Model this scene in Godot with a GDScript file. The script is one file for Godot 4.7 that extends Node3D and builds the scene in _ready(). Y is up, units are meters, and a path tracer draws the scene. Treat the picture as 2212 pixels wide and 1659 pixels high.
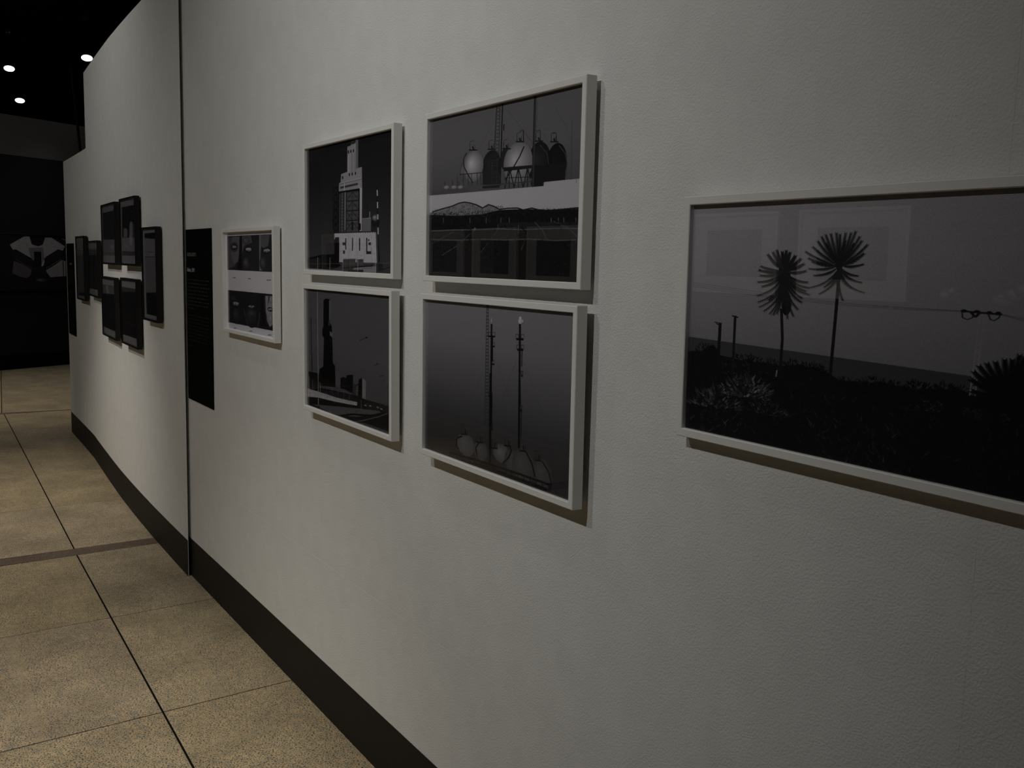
extends Node3D
# A dim exhibition hall: a long white partition hung with framed photographs, tiled floor, black ceiling with spotlights.
# Metres, y up. The camera stands 1.2 m from the near white partition (its face is x = WALL) and looks along it towards -z.

const EYE := 1.55
const WALL := 1.2

# ---------------------------------------------------------------- drawing the flat prints
class Canvas:
	# A grey picture drawn at twice its size. Positions and widths are in thousandths of its sides.
	var im: Image
	var w: int
	var h: int
	var sx: float
	var sy: float
	func _init(width: int, height: int) -> void:
		w = width
		h = height
		im = Image.create_empty(w * 2, h * 2, false, Image.FORMAT_L8)
		sx = w * 2 / 1000.0
		sy = h * 2 / 1000.0
	func tone(t: float) -> Color:
		return Color8(int(t), int(t), int(t))
	func sky(stops: Array) -> void:
		for y in h * 2:
			var v := float(y) / (h * 2)
			var k := 0
			while k + 4 < stops.size() and stops[k + 2] < v:
				k += 2
			var f := clampf((v - stops[k]) / maxf(1e-4, stops[k + 2] - stops[k]), 0.0, 1.0)
			im.fill_rect(Rect2i(0, y, w * 2, 1), tone(lerpf(stops[k + 1], stops[k + 3], f)))
	func fill(t: float, px: PackedVector2Array) -> void:
		var lo := 1e9
		var hi := -1e9
		for p in px:
			lo = minf(lo, p.y)
			hi = maxf(hi, p.y)
		var c := tone(t)
		for y in range(maxi(0, floori(lo)), mini(h * 2 - 1, ceili(hi)) + 1):
			var at := y + 0.5
			var xs: Array[float] = []
			for i in px.size():
				var a := px[i]
				var b := px[(i + 1) % px.size()]
				if (a.y <= at) != (b.y <= at):
					xs.append(a.x + (at - a.y) / (b.y - a.y) * (b.x - a.x))
			xs.sort()
			for k in range(0, xs.size() - 1, 2):
				var x0 := maxi(0, roundi(xs[k]))
				var x1 := mini(w * 2, roundi(xs[k + 1]))
				if x1 > x0:
					im.fill_rect(Rect2i(x0, y, x1 - x0, 1), c)
	func poly(t: float, flat: Array) -> void:
		var px := PackedVector2Array()
		for i in range(0, flat.size(), 2):
			px.append(Vector2(flat[i] * sx, flat[i + 1] * sy))
		fill(t, px)
	func stroke(t: float, a: Vector2, b: Vector2, wa: float, wb: float) -> void:
		var n := (b - a).normalized().orthogonal() * 0.5
		if n == Vector2.ZERO:
			return
		var s := Vector2(sx, sy)
		var e := (b - a).normalized() * minf(wa, 2.0) * 0.25
		fill(t, PackedVector2Array([(a + n * wa - e) * s, (b + n * wb + e) * s, (b - n * wb + e) * s, (a - n * wa - e) * s]))
	func line(t: float, width: float, flat: Array) -> void:
		for i in range(0, flat.size() - 2, 2):
			stroke(t, Vector2(flat[i], flat[i + 1]), Vector2(flat[i + 2], flat[i + 3]), width, width)
	func oval(t: float, edge: float, cx: float, cy: float, rx: float, ry: float) -> void:
		var steps := 1 if t == edge else 12
		for s in steps:
			var k := 1.0 - float(s) / steps
			var px := PackedVector2Array()
			for i in 28:
				var a := TAU * i / 28
				px.append(Vector2((cx + cos(a) * rx * k - rx * (1 - k) * 0.25) * sx, (cy + sin(a) * ry * k - ry * (1 - k) * 0.2) * sy))
			fill(lerpf(t, edge, k) if steps > 1 else t, px)
	func scrub(t0: float, t1: float, n: int, x0: float, y0: float, x1: float, y1: float, size: float, roll: int, slant: float) -> void:
		# loose strokes: grass, rubble, worn concrete
		var r := RandomNumberGenerator.new()
		r.seed = roll
		for i in n:
			var a := Vector2(r.randf_range(x0, x1), r.randf_range(y0, y1))
			var d := Vector2(r.randf_range(-1, 1), -r.randf_range(0.2, 1.0) * slant - 0.15) * size * r.randf_range(0.5, 1.6)
			stroke(lerpf(t0, t1, r.randf() * r.randf()), a, a + d, size * 0.34 * r.randf_range(0.4, 1.0), size * 0.1)
	func frond(t: float, width: float, cx: float, cy: float, tx: float, ty: float, droop: float) -> void:
		# a palm leaf: a bent rib with many leaflets along both sides, hanging a little
		var a := Vector2(cx, cy)
		var b := Vector2(tx, ty)
		var mid := (a + b) / 2 + (b - a).orthogonal() * droop
		var last := a
		for i in range(1, 25):
			var f := i / 24.0
			var p := a.lerp(mid, f).lerp(mid.lerp(b, f), f)
			stroke(t, last, p, width * (0.75 - f * 0.5), width * (0.72 - f * 0.5))
			if i > 3:
				var d := (p - last).normalized()
				var l := width * 3.0 * (1.0 - f * 0.55) * minf(1.0, f * 3.0)
				stroke(t, p, p + d.rotated(0.5) * l + Vector2(0, l * 0.12), width * 0.42, 0.8)
				stroke(t, p, p + d.rotated(-0.5) * l + Vector2(0, l * 0.12), width * 0.42, 0.8)
			last = p
	func bush(t0: float, t1: float, cx: float, cy: float, rx: float, ry: float, n: int, roll: int) -> void:
		# shrub or heap: short strokes fanning out of a mound
		var r := RandomNumberGenerator.new()
		r.seed = roll
		for i in n:
			var g := r.randf_range(PI, TAU)
			var k := sqrt(r.randf())
			var p := Vector2(cx + cos(g) * rx * k, cy + sin(g) * ry * k)
			var d := Vector2(cos(g) + r.randf_range(-0.5, 0.5), sin(g) - 0.4).normalized() * minf(rx, ry) * r.randf_range(0.15, 0.4)
			stroke(lerpf(t0, t1, r.randf() * r.randf()), p, p + d, minf(rx, ry) * 0.1, 0.8)
	func done(roll: int) -> ImageTexture:
		im.resize(w, h, Image.INTERPOLATE_BILINEAR)
		var bytes := im.get_data()
		var r := RandomNumberGenerator.new()
		r.seed = roll
		for i in bytes.size():
			bytes[i] = clampi(bytes[i] + (r.randi() & 7) - 4 + (bytes[i] >> 5) * ((r.randi() & 3) - 1), 0, 255)
		return ImageTexture.create_from_image(Image.create_from_data(w, h, false, Image.FORMAT_L8, bytes))


func print_tanks() -> ImageTexture:
	var c := Canvas.new(960, 585)
	c.sky([0,114,0.25,114,0.5,98,1,94])
	c.line(82,1.4,[560,49,727,267])
	c.line(82,1.4,[470,95,359,261])
	c.line(82,1.4,[841,90,909,216])
	c.line(82,1.4,[770,200,807,264])
	c.line(82,1.4,[650,165,710,249])
	c.line(86,3,[932,171,937,474])
	c.oval(138,94,259,360,22,58)
	c.oval(58,46,460,355,64,99)
	c.oval(54,54,552,318,35,62)
	c.oval(62,38,757,363,66,111)
	c.oval(42,32,856,375,55,101)
	c.oval(222,126,334,332,71,92)
	c.oval(210,130,629,351,90,116)
	c.line(46,6,[284,247,262,282,268,332,296,377,333,431])
	c.line(42,7,[665,265,640,315,607,364,551,436])
	c.line(74,5,[760,272,801,321,811,381])
	c.line(82,5,[866,287,901,335,912,379,909,450])
	c.line(42,7,[301,233,359,241])
	c.line(50,3,[308,189,309,234])
	c.line(50,3,[340,207,341,238])
	c.line(58,2.4,[308,185,336,182])
	c.line(42,9,[326,216,335,238])
	c.line(42,7,[433,247,488,255])
	c.line(50,3,[440,205,441,249])
	c.line(50,3,[470,223,471,253])
	c.line(58,2.4,[440,201,466,198])
	c.line(42,9,[457,231,465,252])
	c.line(42,7,[531,257,583,265])
	c.line(50,3,[537,215,538,258])
	c.line(50,3,[566,233,567,262])
	c.line(58,2.4,[537,212,562,209])
	c.line(42,9,[554,241,561,262])
	c.line(42,7,[614,231,664,239])
	c.line(50,3,[620,190,621,232])
	c.line(50,3,[648,207,649,236])
	c.line(58,2.4,[620,186,644,184])
	c.line(42,9,[636,215,644,235])
	c.line(42,7,[728,245,775,252])
	c.line(50,3,[734,205,735,246])
	c.line(50,3,[760,222,761,250])
	c.line(58,2.4,[734,201,756,199])
	c.line(42,9,[749,229,756,249])
	c.line(42,7,[817,262,862,269])
	c.line(50,3,[822,223,823,263])
	c.line(50,3,[847,239,848,266])
	c.line(58,2.4,[822,219,843,217])
	c.line(42,9,[837,247,843,266])
	c.line(42,5,[658,177,662,242])
	c.line(50,3,[637,178,660,175])
	c.line(50,3,[732,192,759,192])
	c.line(50,3,[759,192,762,242])
	c.line(50,3,[826,220,849,221])
	c.line(50,3,[849,221,852,263])
	c.poly(54,[400,376,514,383,516,476,402,470])
	c.poly(42,[718,377,906,378,904,471,783,470,784,492,721,488])
	c.poly(46,[540,364,715,371,716,388,541,386])
	c.line(58,5,[234,372,420,378])
	c.line(54,4,[546,423,715,435])
	c.line(62,4,[260,369,266,441])
	c.line(62,4,[296,373,302,444])
	c.line(62,4,[322,376,327,446])
	c.line(62,4,[361,380,367,450])
	c.line(62,4,[386,383,391,452])
	c.line(46,6,[576,368,550,483])
	c.line(46,6,[576,368,609,480])
	c.line(46,5,[576,368,579,481])
	c.line(46,6,[633,375,608,488])
	c.line(46,6,[633,375,665,485])
	c.line(46,5,[633,375,636,486])
	c.line(46,6,[689,381,665,493])
	c.line(46,6,[689,381,720,490])
	c.line(46,5,[689,381,692,491])
	c.line(66,4,[463,391,514,392])
	c.line(74,3,[461,315,503,319])
	c.line(74,3,[462,347,504,350])
	c.line(74,3,[462,379,504,382])
	c.line(74,3,[463,411,505,414])
	c.line(74,3,[464,439,506,441])
	c.line(70,4,[464,307,464,447])
	c.line(70,4,[498,312,498,448])
	c.line(46,8,[525,4,520,464])
	c.line(54,5,[487,13,475,317])
	c.line(66,2.4,[486,16,510,34])
	c.line(66,2.4,[510,20,485,31])
	c.line(66,2.4,[485,36,510,55])
	c.line(66,2.4,[510,40,485,51])
	c.line(66,2.4,[485,56,510,75])
	c.line(66,2.4,[510,61,484,71])
	c.line(66,2.4,[484,76,510,95])
	c.line(66,2.4,[510,81,483,92])
	c.line(66,2.4,[483,96,510,115])
	c.line(66,2.4,[510,101,483,112])
	c.line(66,2.4,[483,117,510,136])
	c.line(66,2.4,[510,121,482,132])
	c.line(66,2.4,[482,137,510,156])
	c.line(66,2.4,[510,142,481,153])
	c.line(66,2.4,[481,157,510,176])
	c.line(66,2.4,[510,162,481,173])
	c.line(66,2.4,[481,178,510,196])
	c.line(66,2.4,[510,182,480,193])
	c.line(66,2.4,[480,198,510,217])
	c.line(66,2.4,[510,203,480,214])
	c.line(66,2.4,[479,218,510,237])
	c.line(66,2.4,[510,223,479,234])
	c.line(66,2.4,[479,239,510,258])
	c.line(66,2.4,[510,243,478,255])
	c.line(66,2.4,[478,259,510,278])
	c.line(66,2.4,[510,264,478,275])
	c.line(66,2.4,[477,280,510,298])
	c.line(66,2.4,[510,284,477,296])
	c.line(66,2.4,[477,300,510,319])
	c.line(66,2.4,[510,305,476,316])
	c.line(66,2.4,[476,321,510,339])
	c.line(66,2.4,[510,325,476,337])
	c.line(58,4,[508,12,508,321])
	c.line(42,7,[537,122,536,157])
	c.line(70,12,[726,8,723,484])
	c.line(42,4,[720,7,718,484])
	c.line(90,3,[739,40,735,187])
	c.poly(94,[19,461,90,462,90,451,308,457,309,486,20,485])
	c.oval(182,134,135,439,21,12)
	c.line(62,4,[122,402,123,428])
	c.oval(182,134,193,444,21,11)
	c.line(62,4,[180,407,180,433])
	c.oval(182,134,242,448,20,11)
	c.line(62,4,[230,412,230,438])
	c.line(62,4,[219,373,220,437])
	c.line(74,4,[182,395,182,433])
	c.line(98,6,[303,449,515,457])
	c.line(82,7,[421,455,716,459])
	c.line(118,5,[703,452,715,444])
	c.poly(198,[-1,481,308,485,786,490,788,469,1000,470,1005,634,0,604])
	c.line(194,2,[858,473,860,484])
	c.line(154,3,[964,471,965,494])
	c.poly(146,[0,595,69,577,147,564,190,558,232,544,274,541,315,550,355,563,395,583,414,581,443,567,481,579,518,597,519,639,1,618])
	c.scrub(66,198,110,28,570,158,616,9,125,0.9)
	c.scrub(66,198,110,152,564,275,609,9,235,0.9)
	c.scrub(66,198,110,242,557,360,601,9,320,0.9)
	c.scrub(66,198,110,345,576,458,619,9,420,0.9)
	c.scrub(66,198,110,433,581,541,623,9,510,0.9)
	c.line(42,7,[23,588,91,574,179,560,232,545,274,541,320,550,365,565,405,584,443,567,481,579,518,599,573,596,634,598,669,611,720,603,753,614,817,621,887,620,947,618,1001,616])
	c.poly(32,[-5,604,223,621,405,621,518,603,608,604,720,610,817,624,1001,621,1013,1005,-6,1007])
	c.scrub(19,82,90,0,606,202,659,13,100,0.8)
	c.scrub(19,82,90,201,616,386,666,13,280,0.8)
	c.scrub(19,82,90,386,625,556,673,13,460,0.8)
	c.scrub(19,82,90,555,633,713,679,13,640,0.8)
	c.scrub(19,82,90,712,641,858,685,13,820,0.8)
	c.bush(25,66,23,614,27,23,22,120)
	c.bush(25,66,62,615,27,23,22,154)
	c.bush(25,66,100,616,26,22,22,188)
	c.bush(25,66,138,616,26,22,22,222)
	c.bush(25,66,175,617,25,22,22,256)
	c.bush(25,66,212,618,25,22,22,290)
	c.bush(25,66,248,619,25,22,22,324)
	c.bush(25,66,283,620,24,21,22,358)
	c.bush(25,66,318,620,24,21,22,392)
	c.bush(25,66,352,621,23,21,22,426)
	c.bush(25,66,385,622,23,21,22,460)
	c.bush(25,66,418,622,23,21,22,494)
	c.bush(25,66,451,623,22,21,22,528)
	c.bush(25,66,483,624,22,20,22,562)
	c.bush(25,66,515,625,22,20,22,596)
	c.bush(25,66,546,625,21,20,22,630)
	c.bush(25,66,576,626,21,20,22,664)
	c.bush(25,66,607,627,21,20,22,698)
	c.bush(25,66,636,627,20,20,22,732)
	c.bush(25,66,666,628,20,19,22,766)
	c.bush(25,66,695,628,20,19,22,800)
	c.bush(25,66,723,629,19,19,22,834)
	c.bush(25,66,751,630,19,19,22,868)
	c.bush(25,66,779,630,19,19,22,902)
	c.bush(25,66,806,631,19,19,22,936)
	c.bush(25,66,833,631,18,19,22,970)
	c.bush(25,66,859,632,18,18,22,1004)
	c.bush(25,66,885,633,18,18,22,1038)
	c.bush(25,66,911,633,18,18,22,1072)
	c.bush(25,66,936,634,17,18,22,1106)
	c.bush(25,66,961,634,17,18,22,1140)
	c.bush(25,66,986,635,17,18,22,1174)
	c.line(94,6,[115,628,115,663])
	c.line(94,6,[316,637,317,670])
	c.line(94,6,[430,642,431,675])
	c.line(94,6,[529,647,529,679])
	c.line(94,6,[583,649,584,681])
	c.line(94,6,[834,661,835,691])
	c.line(94,6,[873,663,874,692])
	c.line(94,6,[903,664,904,693])
	c.line(94,6,[967,667,968,696])
	c.poly(46,[520,674,1000,690,1003,778,485,770])
	c.poly(40,[19,704,484,717,490,984,18,992])
	c.line(102,6,[23,709,182,708,348,710,521,710,663,719,780,718,897,719,1001,723])
	c.line(94,7,[17,763,226,771,408,768,559,775,699,772,861,781,1003,779])
	c.line(90,5,[738,679,784,722,809,771])
	c.line(90,5,[846,680,931,720,984,771])
	c.line(90,5,[641,683,644,722,632,772])
	c.line(90,5,[511,682,507,718,400,843])
	c.line(90,5,[363,701,226,804,107,865])
	c.line(90,5,[193,717,26,793])
	c.line(90,5,[686,773,662,831])
	c.line(134,9,[352,698,352,713])
	c.scrub(19,66,700,1,676,1008,1019,18,7,0.9)
	return c.done(1643)


func print_flares() -> ImageTexture:
	var c := Canvas.new(960, 585)
	c.sky([0,140,0.25,130,0.5,102,0.75,70,1,54])
	c.line(82,1.3,[532,325,694,689])
	c.line(82,1.3,[660,308,529,684])
	c.line(82,1.3,[709,304,858,633])
	c.line(82,1.3,[451,386,307,726])
	c.line(82,1.3,[513,618,632,796])
	c.line(82,1.3,[454,650,367,789])
	c.line(82,1.3,[706,581,823,741])
	c.line(82,1.3,[616,466,640,750])
	c.line(66,3,[462,3,457,927])
	c.line(66,3,[474,4,490,926])
	c.line(62,2.6,[462,7,474,17])
	c.line(62,2.6,[474,6,462,18])
	c.line(58,2,[462,7,474,7])
	c.line(62,2.6,[462,27,474,36])
	c.line(62,2.6,[474,25,462,38])
	c.line(58,2,[462,27,474,26])
	c.line(62,2.6,[462,46,475,56])
	c.line(62,2.6,[475,45,462,57])
	c.line(58,2,[462,46,475,46])
	c.line(62,2.6,[462,66,475,75])
	c.line(62,2.6,[475,64,462,77])
	c.line(58,2,[462,66,475,65])
	c.line(62,2.6,[462,85,476,95])
	c.line(62,2.6,[475,84,462,96])
	c.line(58,2,[462,85,475,85])
	c.line(62,2.6,[462,105,476,114])
	c.line(62,2.6,[476,103,462,116])
	c.line(58,2,[462,105,476,104])
	c.line(62,2.6,[461,124,476,134])
	c.line(62,2.6,[476,123,462,135])
	c.line(58,2,[461,124,476,123])
	c.line(62,2.6,[461,144,477,153])
	c.line(62,2.6,[476,142,461,155])
	c.line(58,2,[461,144,476,143])
	c.line(62,2.6,[461,164,477,173])
	c.line(62,2.6,[477,162,461,175])
	c.line(58,2,[461,164,477,163])
	c.line(62,2.6,[461,183,477,192])
	c.line(62,2.6,[477,181,461,194])
	c.line(58,2,[461,183,477,182])
	c.line(62,2.6,[461,203,478,212])
	c.line(62,2.6,[477,201,461,214])
	c.line(58,2,[461,203,477,202])
	c.line(62,2.6,[461,223,478,232])
	c.line(62,2.6,[478,220,461,234])
	c.line(58,2,[461,223,478,221])
	c.line(62,2.6,[461,243,478,251])
	c.line(62,2.6,[478,240,461,254])
	c.line(58,2,[461,243,478,241])
	c.line(62,2.6,[461,262,479,271])
	c.line(62,2.6,[478,260,461,274])
	c.line(58,2,[461,262,479,261])
	c.line(62,2.6,[460,282,479,291])
	c.line(62,2.6,[479,279,461,293])
	c.line(58,2,[460,282,479,280])
	c.line(62,2.6,[460,302,479,310])
	c.line(62,2.6,[479,299,460,313])
	c.line(58,2,[460,302,479,300])
	c.line(62,2.6,[460,322,480,330])
	c.line(62,2.6,[480,319,460,333])
	c.line(58,2,[460,322,480,320])
	c.line(62,2.6,[460,342,480,350])
	c.line(62,2.6,[480,339,460,353])
	c.line(58,2,[460,342,480,340])
	c.line(62,2.6,[460,362,480,370])
	c.line(62,2.6,[480,358,460,373])
	c.line(58,2,[460,362,480,359])
	c.line(62,2.6,[460,382,481,390])
	c.line(62,2.6,[481,378,460,393])
	c.line(58,2,[460,382,481,379])
	c.line(62,2.6,[460,402,481,409])
	c.line(62,2.6,[481,398,460,413])
	c.line(58,2,[460,402,481,399])
	c.line(62,2.6,[460,422,481,429])
	c.line(62,2.6,[481,418,460,433])
	c.line(58,2,[460,422,481,419])
	c.line(62,2.6,[459,442,482,449])
	c.line(62,2.6,[482,438,460,454])
	c.line(58,2,[459,442,482,439])
	c.line(62,2.6,[459,462,482,469])
	c.line(62,2.6,[482,458,459,474])
	c.line(58,2,[459,462,482,459])
	c.line(62,2.6,[459,483,483,489])
	c.line(62,2.6,[482,478,459,494])
	c.line(58,2,[459,483,482,479])
	c.line(62,2.6,[459,503,483,509])
	c.line(62,2.6,[483,498,459,514])
	c.line(58,2,[459,503,483,499])
	c.line(62,2.6,[459,523,483,529])
	c.line(62,2.6,[483,518,459,534])
	c.line(58,2,[459,523,483,519])
	c.line(62,2.6,[459,543,484,549])
	c.line(62,2.6,[483,538,459,555])
	c.line(58,2,[459,543,483,539])
	c.line(62,2.6,[459,564,484,569])
	c.line(62,2.6,[484,558,459,575])
	c.line(58,2,[459,564,484,559])
	c.line(62,2.6,[458,584,484,590])
	c.line(62,2.6,[484,578,459,595])
	c.line(58,2,[458,584,484,579])
	c.line(62,2.6,[458,604,485,610])
	c.line(62,2.6,[485,598,458,616])
	c.line(58,2,[458,604,485,599])
	c.line(62,2.6,[458,625,485,630])
	c.line(62,2.6,[485,618,458,636])
	c.line(58,2,[458,625,485,619])
	c.line(62,2.6,[458,645,485,650])
	c.line(62,2.6,[485,639,458,657])
	c.line(58,2,[458,645,485,639])
	c.line(62,2.6,[458,666,486,670])
	c.line(62,2.6,[486,659,458,677])
	c.line(58,2,[458,666,486,660])
	c.line(62,2.6,[458,686,486,691])
	c.line(62,2.6,[486,679,458,698])
	c.line(58,2,[458,686,486,680])
	c.line(62,2.6,[458,707,486,711])
	c.line(62,2.6,[486,699,458,718])
	c.line(58,2,[458,707,486,700])
	c.line(62,2.6,[458,727,487,731])
	c.line(62,2.6,[487,720,458,739])
	c.line(58,2,[458,727,487,721])
	c.line(62,2.6,[457,748,487,752])
	c.line(62,2.6,[487,740,458,759])
	c.line(58,2,[457,748,487,741])
	c.line(62,2.6,[457,768,488,772])
	c.line(62,2.6,[487,760,457,780])
	c.line(58,2,[457,768,487,761])
	c.line(62,2.6,[457,789,488,792])
	c.line(62,2.6,[488,781,457,801])
	c.line(58,2,[457,789,488,782])
	c.line(62,2.6,[457,810,488,813])
	c.line(62,2.6,[488,801,457,821])
	c.line(58,2,[457,810,488,802])
	c.line(62,2.6,[457,831,489,833])
	c.line(62,2.6,[488,822,457,842])
	c.line(58,2,[457,831,488,822])
	c.line(62,2.6,[457,851,489,854])
	c.line(62,2.6,[489,842,457,863])
	c.line(58,2,[457,851,489,843])
	c.line(62,2.6,[457,872,489,874])
	c.line(62,2.6,[489,863,457,884])
	c.line(58,2,[457,872,489,863])
	c.line(62,2.6,[456,893,490,895])
	c.line(62,2.6,[490,883,457,905])
	c.line(58,2,[456,893,490,884])
	c.line(62,2.6,[456,914,490,915])
	c.line(62,2.6,[490,904,456,926])
	c.line(58,2,[456,914,490,905])
	c.line(27,11,[497,113,503,999])
	c.line(27,8,[504,180,506,334])
	c.line(30,6,[491,405,494,997])
	c.line(34,5,[508,523,509,742])
	c.line(27,12,[680,93,689,977])
	c.line(38,5,[695,229,696,331])
	c.line(38,5,[686,369,693,559])
	c.line(38,5,[699,582,699,751])
	c.line(25,9,[475,188,522,184])
	c.line(42,2.5,[475,164,522,160])
	c.line(42,2,[475,164,475,188])
	c.line(42,2,[522,159,522,182])
	c.line(25,9,[505,244,520,243])
	c.line(42,2.5,[505,220,520,220])
	c.line(42,2,[505,220,505,244])
	c.line(42,2,[520,218,520,242])
	c.line(25,9,[504,349,519,348])
	c.line(42,2.5,[503,325,519,324])
	c.line(42,2,[503,325,504,349])
	c.line(42,2,[519,323,519,347])
	c.line(25,9,[486,543,508,540])
	c.line(42,2.5,[485,518,508,515])
	c.line(42,2,[485,518,486,543])
	c.line(42,2,[508,514,508,538])
	c.line(25,9,[503,739,517,737])
	c.line(42,2.5,[503,715,517,713])
	c.line(42,2,[503,715,503,739])
	c.line(42,2,[516,711,517,736])
	c.line(25,12,[659,181,703,177])
	c.line(42,2.5,[655,155,706,150])
	c.line(42,2,[655,155,655,181])
	c.line(42,2,[672,153,673,179])
	c.line(42,2,[689,151,689,177])
	c.line(42,2,[706,149,706,174])
	c.line(25,12,[666,240,702,236])
	c.line(42,2.5,[662,214,705,209])
	c.line(42,2,[662,214,662,240])
	c.line(42,2,[676,212,677,238])
	c.line(42,2,[691,210,691,236])
	c.line(42,2,[705,208,706,234])
	c.line(25,12,[694,383,702,383])
	c.line(42,2.5,[689,357,705,356])
	c.line(42,2,[689,357,690,383])
	c.line(42,2,[695,356,695,383])
	c.line(42,2,[700,355,700,382])
	c.line(42,2,[705,355,705,381])
	c.line(25,12,[692,580,701,580])
	c.line(42,2.5,[688,554,704,552])
	c.line(42,2,[688,554,688,581])
	c.line(42,2,[693,553,694,580])
	c.line(42,2,[699,552,699,578])
	c.line(42,2,[704,550,705,577])
	c.oval(214,154,496,93,4,16)
	c.oval(230,182,680,78,12,16)
	c.oval(238,194,681,62,8,12)
	c.oval(206,182,693,75,7,9)
	c.oval(114,90,323,884,67,72)
	c.oval(102,78,433,888,47,63)
	c.oval(126,90,576,864,55,57)
	c.oval(98,74,643,887,46,69)
	c.oval(98,74,717,894,70,103)
	c.oval(94,74,830,904,54,89)
	c.line(34,9,[297,836,258,860,255,904,286,951,309,982])
	c.line(32,8,[425,837,399,881,410,932])
	c.line(32,9,[622,798,641,827,623,876,586,919])
	c.line(34,9,[733,809,769,865,789,935])
	c.line(38,8,[830,834,869,883,883,936,877,987])
	c.line(32,9,[289,824,339,816])
	c.line(46,3,[297,764,296,822])
	c.line(46,3,[297,764,326,762])
	c.line(34,7,[319,784,322,815])
	c.line(42,4,[332,784,335,811])
	c.line(32,9,[402,843,450,835])
	c.line(46,3,[410,785,408,842])
	c.line(46,3,[410,785,437,783])
	c.line(34,7,[431,804,433,835])
	c.line(42,4,[443,805,445,831])
	c.line(32,9,[504,850,550,842])
	c.line(46,3,[512,793,510,848])
	c.line(46,3,[512,793,537,791])
	c.line(34,7,[532,812,534,841])
	c.line(42,4,[543,812,546,838])
	c.line(32,9,[594,811,637,804])
	c.line(46,3,[601,755,600,809])
	c.line(46,3,[601,755,625,754])
	c.line(34,7,[620,774,622,803])
	c.line(42,4,[631,774,633,799])
	c.line(32,9,[690,813,732,806])
	c.line(46,3,[696,758,696,811])
	c.line(46,3,[696,758,720,757])
	c.line(34,7,[715,777,717,805])
	c.line(42,4,[726,777,728,802])
	c.line(32,9,[785,839,824,832])
	c.line(46,3,[790,786,790,838])
	c.line(46,3,[790,786,813,784])
	c.line(34,7,[808,804,811,831])
	c.line(42,4,[819,804,821,828])
	c.line(27,13,[202,967,405,957,508,952,681,949,875,949])
	c.line(30,5,[207,946,308,945])
	c.line(30,5,[207,960,210,1013])
	c.line(30,5,[255,960,258,1011])
	c.line(30,5,[302,959,304,1010])
	c.line(30,5,[348,958,350,1009])
	c.line(30,5,[392,957,395,1008])
	c.line(30,5,[436,956,439,1007])
	c.line(30,5,[479,955,482,1006])
	c.line(30,5,[522,954,524,1005])
	c.line(30,5,[563,953,566,1004])
	c.line(30,5,[604,952,607,1003])
	c.line(30,5,[644,951,646,1002])
	c.line(30,5,[683,951,686,1001])
	c.line(30,5,[721,950,724,1000])
	c.line(30,5,[759,949,762,999])
	c.line(30,5,[796,948,799,999])
	c.line(30,5,[832,947,835,998])
	c.line(30,5,[868,947,871,997])
	c.poly(30,[219,991,508,966,859,973,868,1016,509,1019,208,1013])
	c.line(62,3,[895,748,897,1005])
	return c.done(2260)


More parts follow.
